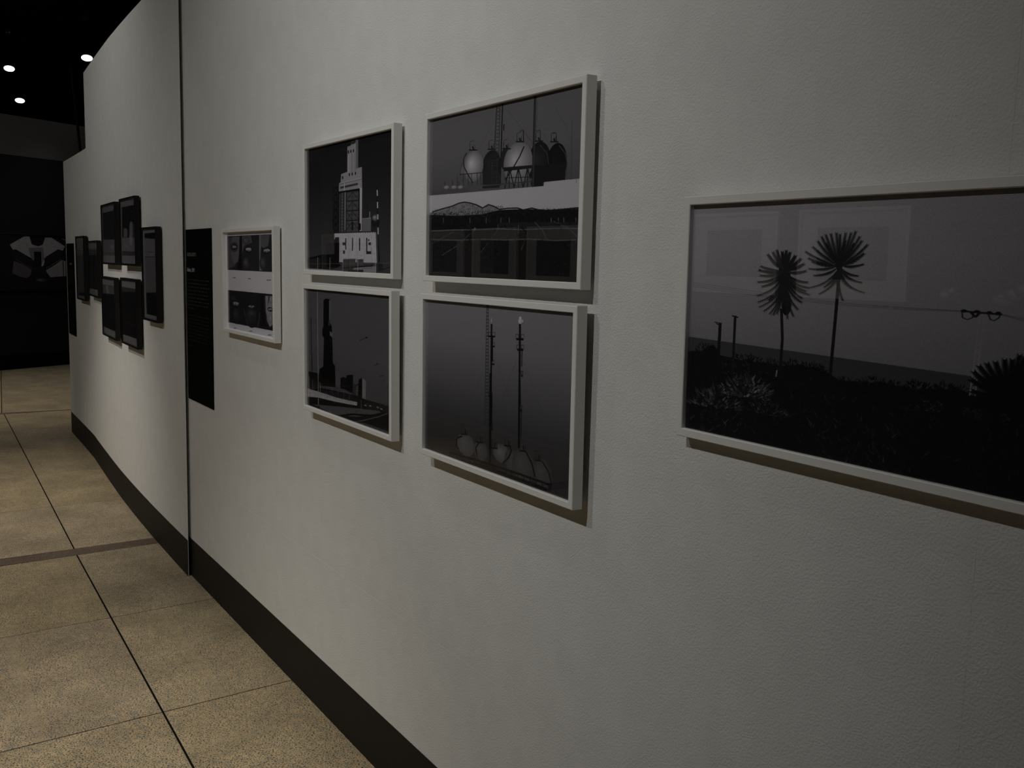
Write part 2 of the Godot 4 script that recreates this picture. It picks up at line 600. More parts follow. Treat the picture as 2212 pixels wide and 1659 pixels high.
func print_tower() -> ImageTexture:
	var c := Canvas.new(960, 585)
	c.sky([0,39,0.3,45,0.6,61,0.85,74,1,77])
	c.poly(165,[508,51,550,48,550,19,585,13,629,15,629,224,669,221,673,373,646,377,407,379,410,319,429,311,436,248,507,239])
	c.oval(85,52,573,26,30,16)
	c.poly(121,[603,20,629,18,629,224,606,227])
	c.poly(30,[513,81,526,83,526,104,513,102])
	c.poly(30,[541,80,554,82,554,103,541,101])
	c.poly(30,[570,80,583,81,583,102,570,101])
	c.poly(30,[525,252,538,253,538,274,525,273])
	c.poly(30,[557,250,570,252,570,273,557,272])
	c.poly(30,[593,249,606,250,606,271,593,270])
	c.poly(30,[447,266,461,267,460,289,447,288])
	c.line(231,4,[519,108,518,244])
	c.line(107,3,[558,107,560,248])
	c.line(103,3,[597,101,599,245])
	c.line(216,3,[538,105,537,242])
	c.line(202,3,[414,315,669,301])
	c.line(99,3,[410,325,670,310])
	c.poly(74,[424,344,625,333,626,348,424,361])
	c.poly(202,[469,320,479,321,478,378,468,377])
	c.poly(202,[638,352,646,353,646,377,638,376])
	c.poly(92,[407,382,643,380,648,692,405,693])
	c.line(66,2.4,[500,393,643,398])
	c.line(121,2.4,[500,410,643,415])
	c.line(66,2.4,[500,427,643,432])
	c.line(121,2.4,[500,444,643,449])
	c.line(66,2.4,[500,462,643,465])
	c.line(121,2.4,[500,479,643,482])
	c.line(66,2.4,[500,496,643,499])
	c.line(121,2.4,[500,513,643,516])
	c.line(66,2.4,[500,531,643,532])
	c.line(121,2.4,[499,548,643,549])
	c.line(66,2.4,[499,565,643,566])
	c.line(121,2.4,[499,582,643,583])
	c.line(66,2.4,[499,600,643,600])
	c.line(121,2.4,[499,617,643,617])
	c.line(66,2.4,[499,634,642,634])
	c.line(121,2.4,[499,652,642,651])
	c.line(66,2.4,[499,669,642,668])
	c.poly(28,[407,380,648,375,648,389,407,396])
	c.poly(37,[338,336,406,337,404,701,353,708,328,650])
	c.line(74,3,[343,344,403,402])
	c.line(74,3,[404,350,340,397])
	c.line(28,5,[338,344,406,348])
	c.line(74,3,[342,402,403,459])
	c.line(74,3,[403,407,339,455])
	c.line(28,5,[337,402,406,404])
	c.line(74,3,[342,460,403,516])
	c.line(74,3,[403,464,339,513])
	c.line(28,5,[336,459,405,462])
	c.line(74,3,[341,518,402,574])
	c.line(74,3,[402,521,338,571])
	c.line(28,5,[336,517,405,519])
	c.line(74,3,[340,576,402,632])
	c.line(74,3,[402,579,337,629])
	c.line(28,5,[335,576,405,576])
	c.line(74,3,[340,634,401,690])
	c.line(74,3,[402,636,337,688])
	c.line(28,5,[335,634,404,634])
	c.line(28,8,[410,382,405,701])
	c.line(28,7,[432,384,428,702])
	c.line(28,9,[466,382,462,694])
	c.line(28,8,[498,385,493,691])
	c.line(28,9,[640,382,635,691])
	c.line(34,4,[565,385,562,689])
	c.line(129,4,[439,396,463,396])
	c.line(129,4,[438,420,463,420])
	c.line(129,4,[438,443,463,443])
	c.line(129,4,[438,467,463,467])
	c.line(129,4,[438,491,463,491])
	c.line(129,4,[438,514,463,514])
	c.line(129,4,[438,538,463,538])
	c.line(129,4,[437,562,462,562])
	c.line(129,4,[437,586,462,585])
	c.line(129,4,[437,610,462,609])
	c.line(129,4,[437,634,462,633])
	c.line(129,4,[437,658,462,657])
	c.line(129,4,[437,682,462,681])
	c.line(28,6,[498,385,640,391])
	c.line(30,4,[500,454,565,395])
	c.line(30,4,[565,395,638,457])
	c.line(28,6,[497,459,640,463])
	c.line(30,4,[500,528,565,468])
	c.line(30,4,[565,468,638,530])
	c.line(28,6,[497,534,640,535])
	c.line(30,4,[499,603,565,542])
	c.line(30,4,[565,542,638,603])
	c.line(30,4,[499,538,565,606])
	c.line(28,6,[497,608,640,608])
	c.line(30,4,[499,678,565,616])
	c.line(30,4,[565,616,638,676])
	c.line(30,4,[499,613,564,680])
	c.poly(202,[647,372,673,372,670,691,649,690])
	c.poly(140,[476,389,490,390,489,679,474,679])
	c.poly(34,[637,633,660,634,660,684,637,684])
	c.poly(41,[557,623,576,623,576,682,557,681])
	c.poly(125,[675,597,768,597,768,695,675,694])
	c.line(176,3,[675,599,768,598])
	c.poly(140,[750,551,761,552,761,597,750,596])
	c.poly(55,[770,635,823,637,823,696,770,695])
	c.oval(52,37,816,632,43,32)
	c.oval(187,85,811,599,32,23)
	c.oval(121,77,838,582,17,13)
	c.line(34,10,[830,378,852,922])
	c.line(216,10,[831,403,833,445])
	c.line(216,10,[835,488,836,532])
	c.line(216,10,[838,577,840,612])
	c.line(216,10,[842,671,844,718])
	c.line(37,5,[839,727,862,914])
	c.line(34,3,[729,483,730,595])
	c.poly(205,[354,700,818,699,830,923,412,926,413,767,353,744])
	c.line(48,5,[354,698,818,699])
	c.poly(66,[360,690,368,690,368,700,360,700])
	c.poly(66,[388,691,396,691,396,701,388,701])
	c.poly(66,[416,692,424,692,424,701,416,701])
	c.poly(66,[444,692,452,693,452,702,444,702])
	c.poly(66,[472,693,479,693,479,703,471,703])
	c.poly(66,[499,694,506,694,506,703,499,703])
	c.poly(66,[526,695,533,695,533,704,526,704])
	c.poly(66,[552,695,559,695,559,705,552,705])
	c.poly(66,[579,696,586,696,586,705,579,705])
	c.poly(66,[605,697,612,697,612,706,605,706])
	c.poly(66,[631,697,638,698,638,707,631,707])
	c.poly(66,[656,698,663,698,663,707,656,707])
	c.poly(66,[682,699,689,699,689,708,682,708])
	c.poly(66,[707,699,714,700,714,709,707,709])
	c.poly(66,[732,700,739,700,739,709,732,709])
	c.poly(66,[757,701,763,701,763,710,757,710])
	c.poly(66,[781,701,788,702,788,711,781,710])
	c.poly(66,[805,702,812,702,812,711,806,711])
	c.line(165,2.4,[421,709,425,920])
	c.line(165,2.4,[535,712,539,918])
	c.line(165,2.4,[614,714,619,917])
	c.line(165,2.4,[694,716,699,916])
	c.line(165,2.4,[776,718,781,915])
	c.poly(34,[484,740,496,740,496,827,483,827])
	c.poly(34,[562,741,574,741,573,837,561,837])
	c.poly(34,[640,742,653,743,653,837,640,837])
	c.poly(37,[718,741,731,741,731,850,719,850])
	c.poly(52,[451,773,486,773,486,795,451,795])
	c.poly(52,[456,834,481,834,480,860,456,860])
	c.poly(52,[743,775,770,775,770,796,743,796])
	c.poly(52,[739,751,752,751,752,767,739,766])
	c.poly(52,[719,840,773,840,773,861,719,861])
	c.scrub(132,235,300,422,709,823,911,11,3,0.6)
	c.poly(41,[362,732,411,733,411,782,362,781])
	c.poly(28,[353,749,413,770,412,928,460,992,0,1003,2,899,198,868,352,863])
	c.poly(52,[14,908,177,893,176,983,12,987])
	c.poly(85,[460,902,601,897,601,951,460,952])
	c.poly(96,[619,901,689,899,689,947,619,949])
	c.scrub(26,121,200,459,896,688,951,8,4,0.4)
	c.poly(74,[422,956,999,934,1000,1000,291,1001])
	c.poly(140,[595,959,824,949,824,994,546,1000])
	c.poly(48,[522,983,689,977,689,996,522,1000])
	c.line(30,6,[447,972,780,947,791,930])
	c.line(30,5,[824,990,989,943])
	c.line(34,6,[993,854,973,890,989,905])
	c.poly(52,[830,922,889,925,895,981,830,986])
	c.line(187,4,[142,891,138,1018])
	c.line(187,4,[299,890,295,1013])
	c.line(187,4,[458,889,455,1009])
	c.line(187,4,[628,887,626,1004])
	c.line(187,4,[818,886,817,998])
	c.line(121,2.4,[5,947,994,923])
	c.poly(173,[0,985,169,986,460,994,460,1000,0,1002])
	return c.done(1669)


func print_street() -> ImageTexture:
	var c := Canvas.new(960, 585)
	c.sky([0,96,0.5,96,0.8,86,1,83])
	c.line(76,1.8,[645,595,641,863])
	c.line(76,1.8,[817,577,815,824])
	c.line(76,1.8,[874,620,873,811])
	c.line(76,1.8,[909,621,908,803])
	c.line(76,1.8,[954,650,954,793])
	c.line(76,1.8,[989,665,989,785])
	c.line(31,3.5,[664,357,743,324])
	c.oval(24,24,738,326,10,6)
	c.line(31,3.5,[810,526,857,502])
	c.oval(24,24,852,504,7,4)
	c.line(31,3.5,[873,594,910,580])
	c.oval(24,24,905,582,5,3)
	c.line(31,3.5,[907,621,926,610])
	c.oval(24,24,922,612,4,2)
	c.line(31,3.5,[947,656,958,651])
	c.oval(24,24,953,652,3,2)
	c.poly(19,[232,89,259,70,314,72,311,262,335,285,340,384,345,584,371,596,377,771,164,800,172,660,222,630,234,389,212,374,214,323,228,304])
	c.poly(107,[303,81,324,83,317,243,301,240])
	c.poly(110,[309,329,344,338,343,375,309,363])
	c.line(79,3,[345,392,348,583])
	c.poly(72,[294,243,312,245,311,287,293,285])
	c.scrub(17,69,160,231,355,371,748,8,9,0.6)
	c.line(26,9,[64,246,71,730])
	c.line(96,6,[68,313,69,329])
	c.line(96,6,[69,357,70,372])
	c.line(96,6,[69,405,70,420])
	c.line(96,6,[70,462,71,477])
	c.line(96,6,[71,514,72,530])
	c.line(96,6,[72,567,73,582])
	c.poly(27,[18,704,170,699,167,813,13,825])
	c.poly(93,[381,641,441,657,439,752,377,763])
	c.poly(29,[438,686,476,668,511,673,509,766,436,768])
	c.poly(26,[509,651,586,632,585,783,506,770])
	c.poly(62,[582,700,623,698,619,796,580,788])
	c.line(27,7,[618,711,663,683])
	c.poly(26,[650,657,689,637,687,829,635,856])
	c.poly(134,[689,638,730,654,725,791,688,795])
	c.poly(31,[-1,823,631,785,725,795,1003,795,1000,1008,-8,1009])
	c.poly(45,[725,797,861,795,1003,798,1002,834,724,860])
	c.bush(17,69,724,816,23,19,24,640)
	c.bush(17,69,750,815,23,18,24,662)
	c.bush(17,69,775,813,22,18,24,684)
	c.bush(17,69,800,812,22,18,24,706)
	c.bush(17,69,824,811,22,18,24,728)
	c.bush(17,69,849,809,22,18,24,750)
	c.bush(17,69,873,808,21,18,24,772)
	c.bush(17,69,897,806,21,18,24,794)
	c.bush(17,69,921,805,21,18,24,816)
	c.bush(17,69,944,804,21,18,24,838)
	c.bush(17,69,967,802,21,18,24,860)
	c.bush(17,69,991,801,20,18,24,882)
	c.poly(176,[9,854,159,851,391,852,632,836,629,864,364,890,157,902,7,925])
	c.scrub(96,210,200,8,740,631,982,9,12,0.4)
	c.line(121,2.6,[27,773,27,862])
	c.line(69,2.6,[54,774,54,863])
	c.line(69,2.6,[80,775,80,863])
	c.line(121,2.6,[106,776,106,864])
	c.line(69,2.6,[132,776,132,864])
	c.line(69,2.6,[158,777,158,864])
	c.line(121,2.6,[183,778,184,865])
	c.line(69,2.6,[209,779,209,865])
	c.line(69,2.6,[234,780,234,866])
	c.line(121,2.6,[259,780,259,866])
	c.line(69,2.6,[283,781,283,866])
	c.line(69,2.6,[308,782,308,867])
	c.line(121,2.6,[332,783,332,867])
	c.line(69,2.6,[356,783,356,868])
	c.line(69,2.6,[380,784,380,868])
	c.line(121,2.6,[403,785,404,868])
	c.line(69,2.6,[426,785,427,869])
	c.line(69,2.6,[450,786,450,869])
	c.line(121,2.6,[473,787,473,869])
	c.line(69,2.6,[495,788,496,870])
	c.line(69,2.6,[518,788,519,870])
	c.line(121,2.6,[541,789,541,870])
	c.line(69,2.6,[563,790,563,871])
	c.line(69,2.6,[585,790,585,871])
	c.line(169,5,[26,751,27,862])
	c.line(148,4,[175,767,179,845])
	c.line(131,4,[78,764,81,847])
	c.poly(24,[2,930,296,911,635,872,629,890,295,950,1,985])
	c.poly(90,[82,975,336,932,629,884,860,849,903,858,627,951,427,987,294,993])
	c.scrub(19,121,520,34,777,904,1089,10,14,0.9)
	c.line(24,14,[413,996,579,942,792,903,903,858])
	c.line(103,5,[528,1024,699,961,859,895,957,845])
	c.poly(26,[675,983,859,907,1002,843,1000,977,790,986])
	c.poly(69,[528,1016,722,976,1000,976,1000,1008,674,1016])
	c.oval(145,145,724,840,13,5)
	c.oval(145,145,776,832,13,5)
	c.oval(145,145,854,826,13,5)
	c.oval(145,145,892,829,13,5)
	c.line(114,5,[676,808,677,879])
	c.line(159,7,[154,9,152,962])
	c.oval(24,24,158,978,12,8)
	return c.done(2294)


func print_palms() -> ImageTexture:
	var c := Canvas.new(960, 585)
	c.sky([0,170,0.2,166,0.45,150,0.62,133,1,120])
	c.oval(175,156,756,343,29,25)
	c.oval(184,156,748,349,16,15)
	c.oval(189,156,764,333,12,13)
	c.oval(175,156,874,354,29,24)
	c.oval(180,156,895,337,24,25)
	c.oval(180,156,919,320,28,28)
	c.oval(189,156,924,311,11,12)
	c.oval(180,156,961,351,22,22)
	c.oval(186,156,970,340,11,12)
	c.oval(186,156,869,346,11,10)
	c.oval(180,156,938,370,13,11)
	c.line(110,1.6,[9,341,246,369,482,394,665,399,787,399])
	c.line(110,1.6,[872,403,925,414,1000,428])
	c.line(110,1.6,[9,350,247,377,482,399,665,402,787,400])
	c.line(110,1.6,[872,404,925,419,1000,434])
	c.line(110,1.6,[10,358,247,385,482,404,666,406,787,402])
	c.line(110,1.6,[872,405,925,424,1000,440])
	c.poly(74,[-4,583,828,614,1000,618,1000,707,-5,725])
	c.poly(31,[-7,650,54,639,70,620,91,608,112,625,121,649,169,655,201,659,224,645,239,661,292,655,328,664,356,654,391,644,412,653,432,645,452,654,479,672,505,688,549,682,585,681,609,671,639,678,667,680,690,688,712,675,739,675,755,665,777,672,803,664,823,679,853,670,1000,639,1000,1017,-9,1013])
	c.bush(19,55,70,643,42,37,60,1)
	c.bush(19,55,215,668,53,35,80,2)
	c.bush(19,55,291,670,44,31,70,3)
	c.bush(19,55,363,668,42,34,70,4)
	c.bush(19,55,418,672,47,37,90,5)
	c.bush(19,55,522,697,44,24,60,6)
	c.bush(19,55,596,690,47,31,80,7)
	c.bush(19,55,643,692,34,27,60,8)
	c.bush(19,55,700,693,38,38,90,9)
	c.bush(19,55,765,689,31,44,90,10)
	c.bush(19,55,797,683,25,33,60,11)
	c.line(147,4,[315,681,313,707])
	c.bush(36,161,216,816,84,84,260,22)
	c.bush(31,133,105,884,90,83,180,23)
	c.bush(31,120,293,871,65,52,120,33)
	c.scrub(55,129,50,129,662,232,732,8,24,0.8)
	c.scrub(51,110,40,247,643,472,731,8,30,0.8)
	c.scrub(55,180,44,715,715,763,755,7,25,0.3)
	c.scrub(46,124,40,667,740,712,768,6,26,0.2)
	c.scrub(51,120,50,807,720,848,754,7,27,0.5)
	c.scrub(24,64,1100,7,729,989,1291,15,28,1.6)
	c.scrub(31,83,200,394,837,669,1085,14,29,1.8)
	c.scrub(31,110,120,7,873,206,1056,12,35,1.6)
	c.line(156,2.6,[828,413,819,679])
	c.line(156,2.6,[836,414,831,677])
	c.line(152,1.6,[828,418,836,432])
	c.line(152,1.6,[836,418,828,433])
	c.line(152,1.6,[828,435,835,449])
	c.line(152,1.6,[835,434,827,449])
	c.line(152,1.6,[827,451,835,465])
	c.line(152,1.6,[835,450,827,466])
	c.line(152,1.6,[827,467,835,481])
	c.line(152,1.6,[835,466,826,482])
	c.line(152,1.6,[826,483,834,497])
	c.line(152,1.6,[834,482,826,498])
	c.line(152,1.6,[826,499,834,513])
	c.line(152,1.6,[834,498,825,514])
	c.line(152,1.6,[825,516,834,529])
	c.line(152,1.6,[834,514,825,530])
	c.line(152,1.6,[825,532,833,545])
	c.line(152,1.6,[833,531,824,546])
	c.line(152,1.6,[824,548,833,561])
	c.line(152,1.6,[833,547,824,563])
	c.line(152,1.6,[824,564,833,577])
	c.line(152,1.6,[833,563,823,579])
	c.line(152,1.6,[823,580,832,593])
	c.line(152,1.6,[832,579,823,595])
	c.line(152,1.6,[823,596,832,609])
	c.line(152,1.6,[832,595,822,611])
	c.line(152,1.6,[822,612,832,625])
	c.line(152,1.6,[832,611,822,627])
	c.line(152,1.6,[822,629,831,642])
	c.line(152,1.6,[831,627,821,643])
	c.line(152,1.6,[821,645,831,658])
	c.line(152,1.6,[831,643,821,659])
	c.line(152,1.6,[821,661,831,674])
	c.line(152,1.6,[831,659,820,675])
	c.line(46,6,[787,400,873,404])
	c.oval(36,36,793,399,7,5)
	c.oval(36,36,821,399,7,5)
	c.oval(36,36,847,400,6,5)
	c.oval(36,36,865,400,6,5)
	c.line(51,3,[789,403,791,422,802,427,812,420,814,403])
	c.line(51,3,[845,406,850,422,858,425,867,415,869,404])
	c.line(41,6,[808,402,818,417,827,402])
	c.line(36,11,[116,511,115,688])
	c.line(36,3,[95,508,122,511])
	c.line(39,9,[168,474,168,726])
	c.line(39,5,[157,475,178,480])
	c.line(39,4,[102,513,116,521])
	c.line(39,9,[319,431,327,553,325,683])
	c.line(36,9,[483,277,480,435,474,697])
	c.frond(36,6,482,260,386,206,0.1)
	c.frond(36,6,482,260,406,188,0.06)
	c.frond(36,6,482,260,429,150,0.05)
	c.frond(36,6,482,260,440,143,0.03)
	c.frond(36,6,482,260,454,140,0.02)
	c.frond(36,6,482,260,469,137,0)
	c.frond(36,6,482,260,479,142,0)
	c.frond(36,6,482,260,494,138,0)
	c.frond(36,6,482,260,508,138,-0.02)
	c.frond(36,6,482,260,520,133,-0.03)
	c.frond(36,6,482,260,537,167,-0.06)
	c.frond(36,6,482,260,552,181,-0.1)
	c.frond(36,6,482,260,518,176,0)
	c.frond(36,6,482,260,443,176,0)
	c.frond(36,6,482,260,493,168,0)
	c.frond(36,6,482,260,396,231,0.12)
	c.frond(36,6,482,260,544,213,-0.12)
	c.frond(36,6,482,260,419,167,0.04)
	c.frond(36,6,482,260,531,152,-0.04)
	c.frond(39,5,482,256,399,270,0.16)
	c.frond(39,5,482,256,400,343,0.3)
	c.frond(39,5,482,256,414,295,0.25)
	c.frond(39,5,482,256,432,364,0.28)
	c.frond(39,5,482,256,496,382,-0.12)
	c.frond(39,5,482,256,517,335,-0.2)
	c.frond(39,5,482,256,550,352,-0.36)
	c.frond(39,5,482,256,532,292,-0.28)
	c.frond(39,5,482,256,460,319,0.15)
	c.frond(39,5,482,256,407,244,0.14)
	c.frond(39,5,482,256,544,250,-0.16)
	c.frond(39,5,482,256,445,337,0.2)
	c.frond(39,5,482,256,542,316,-0.3)
	c.oval(34,34,482,256,9,21)
	c.oval(39,39,321,298,21,38)
	c.oval(36,36,334,412,15,45)
	c.frond(46,6.5,323,281,269,218,0.08)
	c.frond(60,6.5,323,281,285,209,0.05)
	c.frond(60,6.5,323,281,296,201,0.04)
	c.frond(46,6.5,323,281,313,207,0)
	c.frond(46,6.5,323,281,325,203,0)
	c.frond(46,6.5,323,281,336,210,0)
	c.frond(46,6.5,323,281,352,223,-0.05)
	c.frond(46,6.5,323,281,368,234,-0.08)
	c.frond(46,6.5,323,281,245,280,0.16)
	c.frond(60,6.5,323,281,250,265,0.12)
	c.frond(60,6.5,323,281,250,301,0.2)
	c.frond(46,6.5,323,281,243,328,0.25)
	c.frond(46,6.5,323,281,244,382,0.3)
	c.frond(60,6.5,323,281,247,409,0.32)
	c.frond(60,6.5,323,281,252,428,0.32)
	c.frond(46,6.5,323,281,267,443,0.26)
	c.frond(46,6.5,323,281,285,452,0.18)
	c.frond(46,6.5,323,281,296,454,0.12)
	c.frond(46,6.5,323,281,307,449,0.08)
	c.frond(46,6.5,323,281,397,369,-0.34)
	c.frond(60,6.5,323,281,394,343,-0.3)
	c.frond(46,6.5,323,281,391,322,-0.28)
	c.frond(60,6.5,323,281,385,279,-0.18)
	c.frond(46,6.5,323,281,378,253,-0.1)
	c.frond(46,6.5,323,281,387,356,-0.3)
	c.frond(46,6.5,323,281,356,455,-0.1)
	c.frond(46,6.5,323,281,339,465,0)
	c.frond(46,6.5,323,281,367,427,-0.2)
	c.frond(46,6.5,323,281,377,400,-0.26)
	c.frond(46,6.5,323,281,257,345,0.25)
	c.frond(46,6.5,323,281,377,383,-0.24)
	c.frond(46,6.5,323,281,324,412,0)
	c.frond(46,6.5,323,281,302,405,0.08)
	c.frond(46,6.5,323,281,346,411,-0.06)
	c.frond(46,6.5,323,281,280,398,0.2)
	c.oval(27,27,905,691,47,49)
	c.poly(27,[873,691,953,675,953,751,873,769])
	c.frond(27,9,903,670,827,601,0.1)
	c.frond(27,9,903,670,823,627,0.1)
	c.frond(27,9,903,670,837,581,0.06)
	c.frond(27,9,903,670,852,570,0.05)
	c.frond(27,9,903,670,869,563,0.03)
	c.frond(27,9,903,670,886,552,0.02)
	c.frond(27,9,903,670,914,533,0)
	c.frond(27,9,903,670,924,540,0)
	c.frond(27,9,903,670,938,537,0)
	c.frond(27,9,903,670,952,543,-0.02)
	c.frond(27,9,903,670,966,561,-0.04)
	c.frond(27,9,903,670,980,567,-0.05)
	c.frond(27,9,903,670,988,593,-0.1)
	c.frond(27,9,903,670,988,627,-0.15)
	c.frond(27,9,903,670,828,663,0.12)
	c.frond(27,9,903,670,833,698,0.1)
	c.frond(27,9,903,670,971,685,-0.15)
	c.frond(27,9,903,670,842,617,0.05)
	c.frond(27,9,903,670,901,550,0)
	c.frond(27,9,903,670,993,660,-0.1)
	c.scrub(55,143,30,887,726,906,758,6,31,0.4)
	c.scrub(51,120,40,925,729,988,764,6,32,0.3)
	return c.done(1641)


func print_mouths() -> ImageTexture:
	var c := Canvas.new(700, 440)
	c.sky([0,238,1,238])
	c.poly(60,[33,39,1002,36,997,383,30,386])
	c.poly(48,[29,597,994,588,994,929,26,935])
	c.poly(98,[40,52,148,55,183,104,165,234,234,298,199,347,38,375])
	c.poly(122,[148,47,305,46,303,233,260,298,181,323,129,267,112,136])
	c.oval(69,85,185,151,87,51)
	c.poly(40,[314,42,352,43,349,379,233,378,277,297])
	c.oval(127,118,192,258,52,48)
	c.poly(110,[359,43,536,41,567,109,405,139,357,217])
	c.oval(135,85,445,88,71,39)
	c.oval(122,63,438,310,71,62)
	c.poly(135,[699,40,752,40,735,142,719,239,747,373,695,378])
	c.poly(110,[737,44,898,41,868,143,780,164,728,142])
	c.oval(114,63,769,305,68,66)
	c.oval(31,52,191,149,63,30)
	c.oval(246,246,157,149,6,12)
	c.oval(240,240,174,149,6,16)
	c.oval(246,246,191,149,6,13)
	c.oval(246,246,208,150,6,13)
	c.oval(246,246,225,149,6,10)
	c.line(40,3,[154,152,229,152])
	c.oval(31,52,488,178,82,37)
	c.oval(246,246,443,175,7,13)
	c.oval(246,246,461,174,7,15)
	c.oval(246,246,480,173,7,17)
	c.oval(246,246,498,176,7,20)
	c.oval(246,246,516,172,7,17)
	c.oval(246,246,534,177,7,15)
	c.line(40,3,[439,181,538,181])
	c.oval(31,52,839,188,87,29)
	c.oval(246,246,790,188,6,12)
	c.oval(246,246,807,186,6,12)
	c.oval(246,246,824,184,6,15)
	c.oval(246,246,841,188,6,17)
	c.oval(246,246,857,183,6,16)
	c.oval(246,246,874,184,6,13)
	c.oval(242,242,890,186,6,10)
	c.line(40,3,[788,190,893,191])
	c.scrub(44,98,70,46,52,321,374,12,60,0.8)
	c.scrub(44,98,70,410,60,660,366,12,61,0.8)
	c.scrub(44,98,70,740,66,968,358,12,62,0.8)
	c.oval(81,48,210,843,97,95)
	c.oval(77,48,159,686,88,48)
	c.oval(77,48,523,830,133,114)
	c.line(131,4,[368,767,397,835,446,915])
	c.line(135,5,[688,779,681,854,642,925])
	c.oval(98,60,533,799,94,38)
	c.poly(160,[803,611,974,604,961,755,928,873,879,900,829,847,809,746])
	c.oval(189,139,906,640,36,36)
	c.poly(65,[861,600,884,599,872,654,846,700])
	c.line(98,6,[788,630,801,747,858,873])
	c.poly(36,[710,602,767,602,779,771,821,899,706,903])
	c.oval(193,143,893,818,36,43)
	c.oval(31,52,202,728,93,41)
	c.oval(174,174,153,728,9,16)
	c.oval(228,228,178,727,9,19)
	c.oval(205,205,204,725,9,20)
	c.oval(234,234,228,727,9,18)
	c.oval(222,222,253,724,9,13)
	c.line(40,3,[147,736,260,728])
	c.oval(31,52,526,735,85,24)
	c.oval(209,209,481,735,9,8)
	c.oval(246,246,504,734,8,12)
	c.oval(182,182,527,736,8,13)
	c.oval(232,232,550,734,8,11)
	c.oval(218,218,573,729,8,10)
	c.line(40,3,[476,741,579,733])
	c.oval(31,52,890,733,51,21)
	c.oval(246,246,865,735,6,9)
	c.oval(244,244,882,734,6,9)
	c.oval(246,246,899,729,6,9)
	c.oval(244,244,916,732,6,8)
	c.line(40,3,[860,738,922,733])
	c.line(44,3,[352,40,349,382])
	c.line(44,3,[694,39,690,382])
	c.line(44,3,[347,596,343,933])
	c.line(44,3,[698,593,694,928])
	c.line(69,7,[147,464,171,464])
	c.line(69,7,[177,463,206,463])
	c.line(69,7,[472,462,493,462])
	c.line(69,7,[499,461,526,462])
	c.line(69,7,[832,461,863,460])
	c.line(69,7,[871,459,909,459])
	c.line(69,7,[149,983,170,982])
	c.line(69,7,[176,980,202,979])
	c.line(69,7,[480,980,503,979])
	c.line(69,7,[509,977,538,976])
	c.line(69,7,[847,978,869,977])
	c.line(69,7,[875,975,902,973])
	return c.done(2356)


func print_child() -> ImageTexture:
	var c := Canvas.new(360, 300)
	c.sky([0,143,1,143])
	c.poly(49,[45,115,1002,107,1005,873,11,873])
	c.oval(84,53,465,155,53,31)
	c.scrub(37,71,60,48,99,1011,591,16,41,0.9)
	c.poly(120,[28,587,1000,601,1001,826,12,821])
	c.poly(107,[12,826,1001,833,1001,873,11,873])
	c.line(67,4,[12,823,1001,831])
	c.oval(169,129,713,718,129,32)
	return c.done(1554)


func print_figures() -> ImageTexture:
	var c := Canvas.new(360, 300)
	c.sky([0,143,1,143])
	c.poly(37,[85,103,997,104,1004,874,26,874])
	c.poly(138,[643,351,777,350,806,416,799,596,563,589,586,421])
	c.oval(107,62,705,203,37,18)
	c.oval(71,44,434,253,51,36)
	c.poly(120,[175,442,375,442,454,490,417,585,166,578])
	c.poly(75,[837,395,988,395,997,601,830,596])
	c.oval(165,165,954,492,36,14)
	c.poly(129,[53,583,1012,601,1006,811,31,801])
	c.line(165,9,[266,604,193,694,392,735,521,782])
	c.poly(160,[563,589,768,595,716,711,589,708])
	c.line(174,6,[431,623,361,697,554,760])
	c.poly(80,[31,803,1005,814,1004,874,26,871])
	c.scrub(62,107,30,44,807,990,868,8,42,0)
	return c.done(3070)


func print_street_stall() -> ImageTexture:
	var c := Canvas.new(360, 300)
	c.sky([0,143,1,143])
	c.poly(35,[4,118,1002,107,987,881,-4,886])
	c.poly(102,[13,120,1002,108,1001,248,15,283])
	c.poly(143,[266,119,420,120,500,258,347,263])
	c.scrub(26,67,70,5,255,1025,880,14,43,0.9)
	c.line(75,5,[486,276,467,469])
	c.line(93,4,[499,675,835,689])
	return c.done(8377)


func print_hillside() -> ImageTexture:
	var c := Canvas.new(360, 300)
	c.sky([0,151,1,138])
	c.poly(35,[8,119,991,116,994,876,1,888])
	c.poly(75,[8,121,991,116,993,162,7,195])
	c.line(98,6,[875,188,882,294])
	c.scrub(26,71,80,-40,167,1017,697,16,44,0.9)
	c.line(80,6,[283,666,520,688,944,699])
	c.scrub(26,67,40,234,592,984,798,12,45,0.4)
	return c.done(3783)


func print_fountain() -> ImageTexture:
	var c := Canvas.new(360, 420)
	c.sky([0,151,1,151])
	c.poly(35,[134,44,941,39,932,953,161,954])
	c.poly(134,[141,94,941,113,939,300,138,301])
	c.poly(120,[138,301,939,300,934,690,141,711])
	c.line(53,6,[137,307,939,303])
	c.line(75,4,[131,244,937,258])
	c.scrub(75,151,140,109,308,957,712,14,46,0.9)
	c.oval(187,129,611,280,69,17)
	c.oval(165,134,617,185,39,24)
	c.oval(156,107,531,369,49,14)
	c.oval(160,107,567,428,39,22)
	c.oval(151,102,614,619,79,29)
	c.line(67,4,[458,725,557,744])
	return c.done(3892)


func print_seafront() -> ImageTexture:
	var c := Canvas.new(360, 420)
	c.sky([0,176,1,176])
	c.poly(137,[31,41,992,43,984,954,33,965])
	c.poly(156,[31,41,992,43,986,206,13,201])
	c.line(81,6,[12,205,986,210])
	c.poly(109,[23,283,984,285,973,882,19,905])
	c.scrub(75,165,140,-101,288,1080,908,16,47,0.9)
	c.poly(50,[84,907,972,885,985,946,100,959])
	c.oval(154,103,683,776,162,36)
	return c.done(3950)


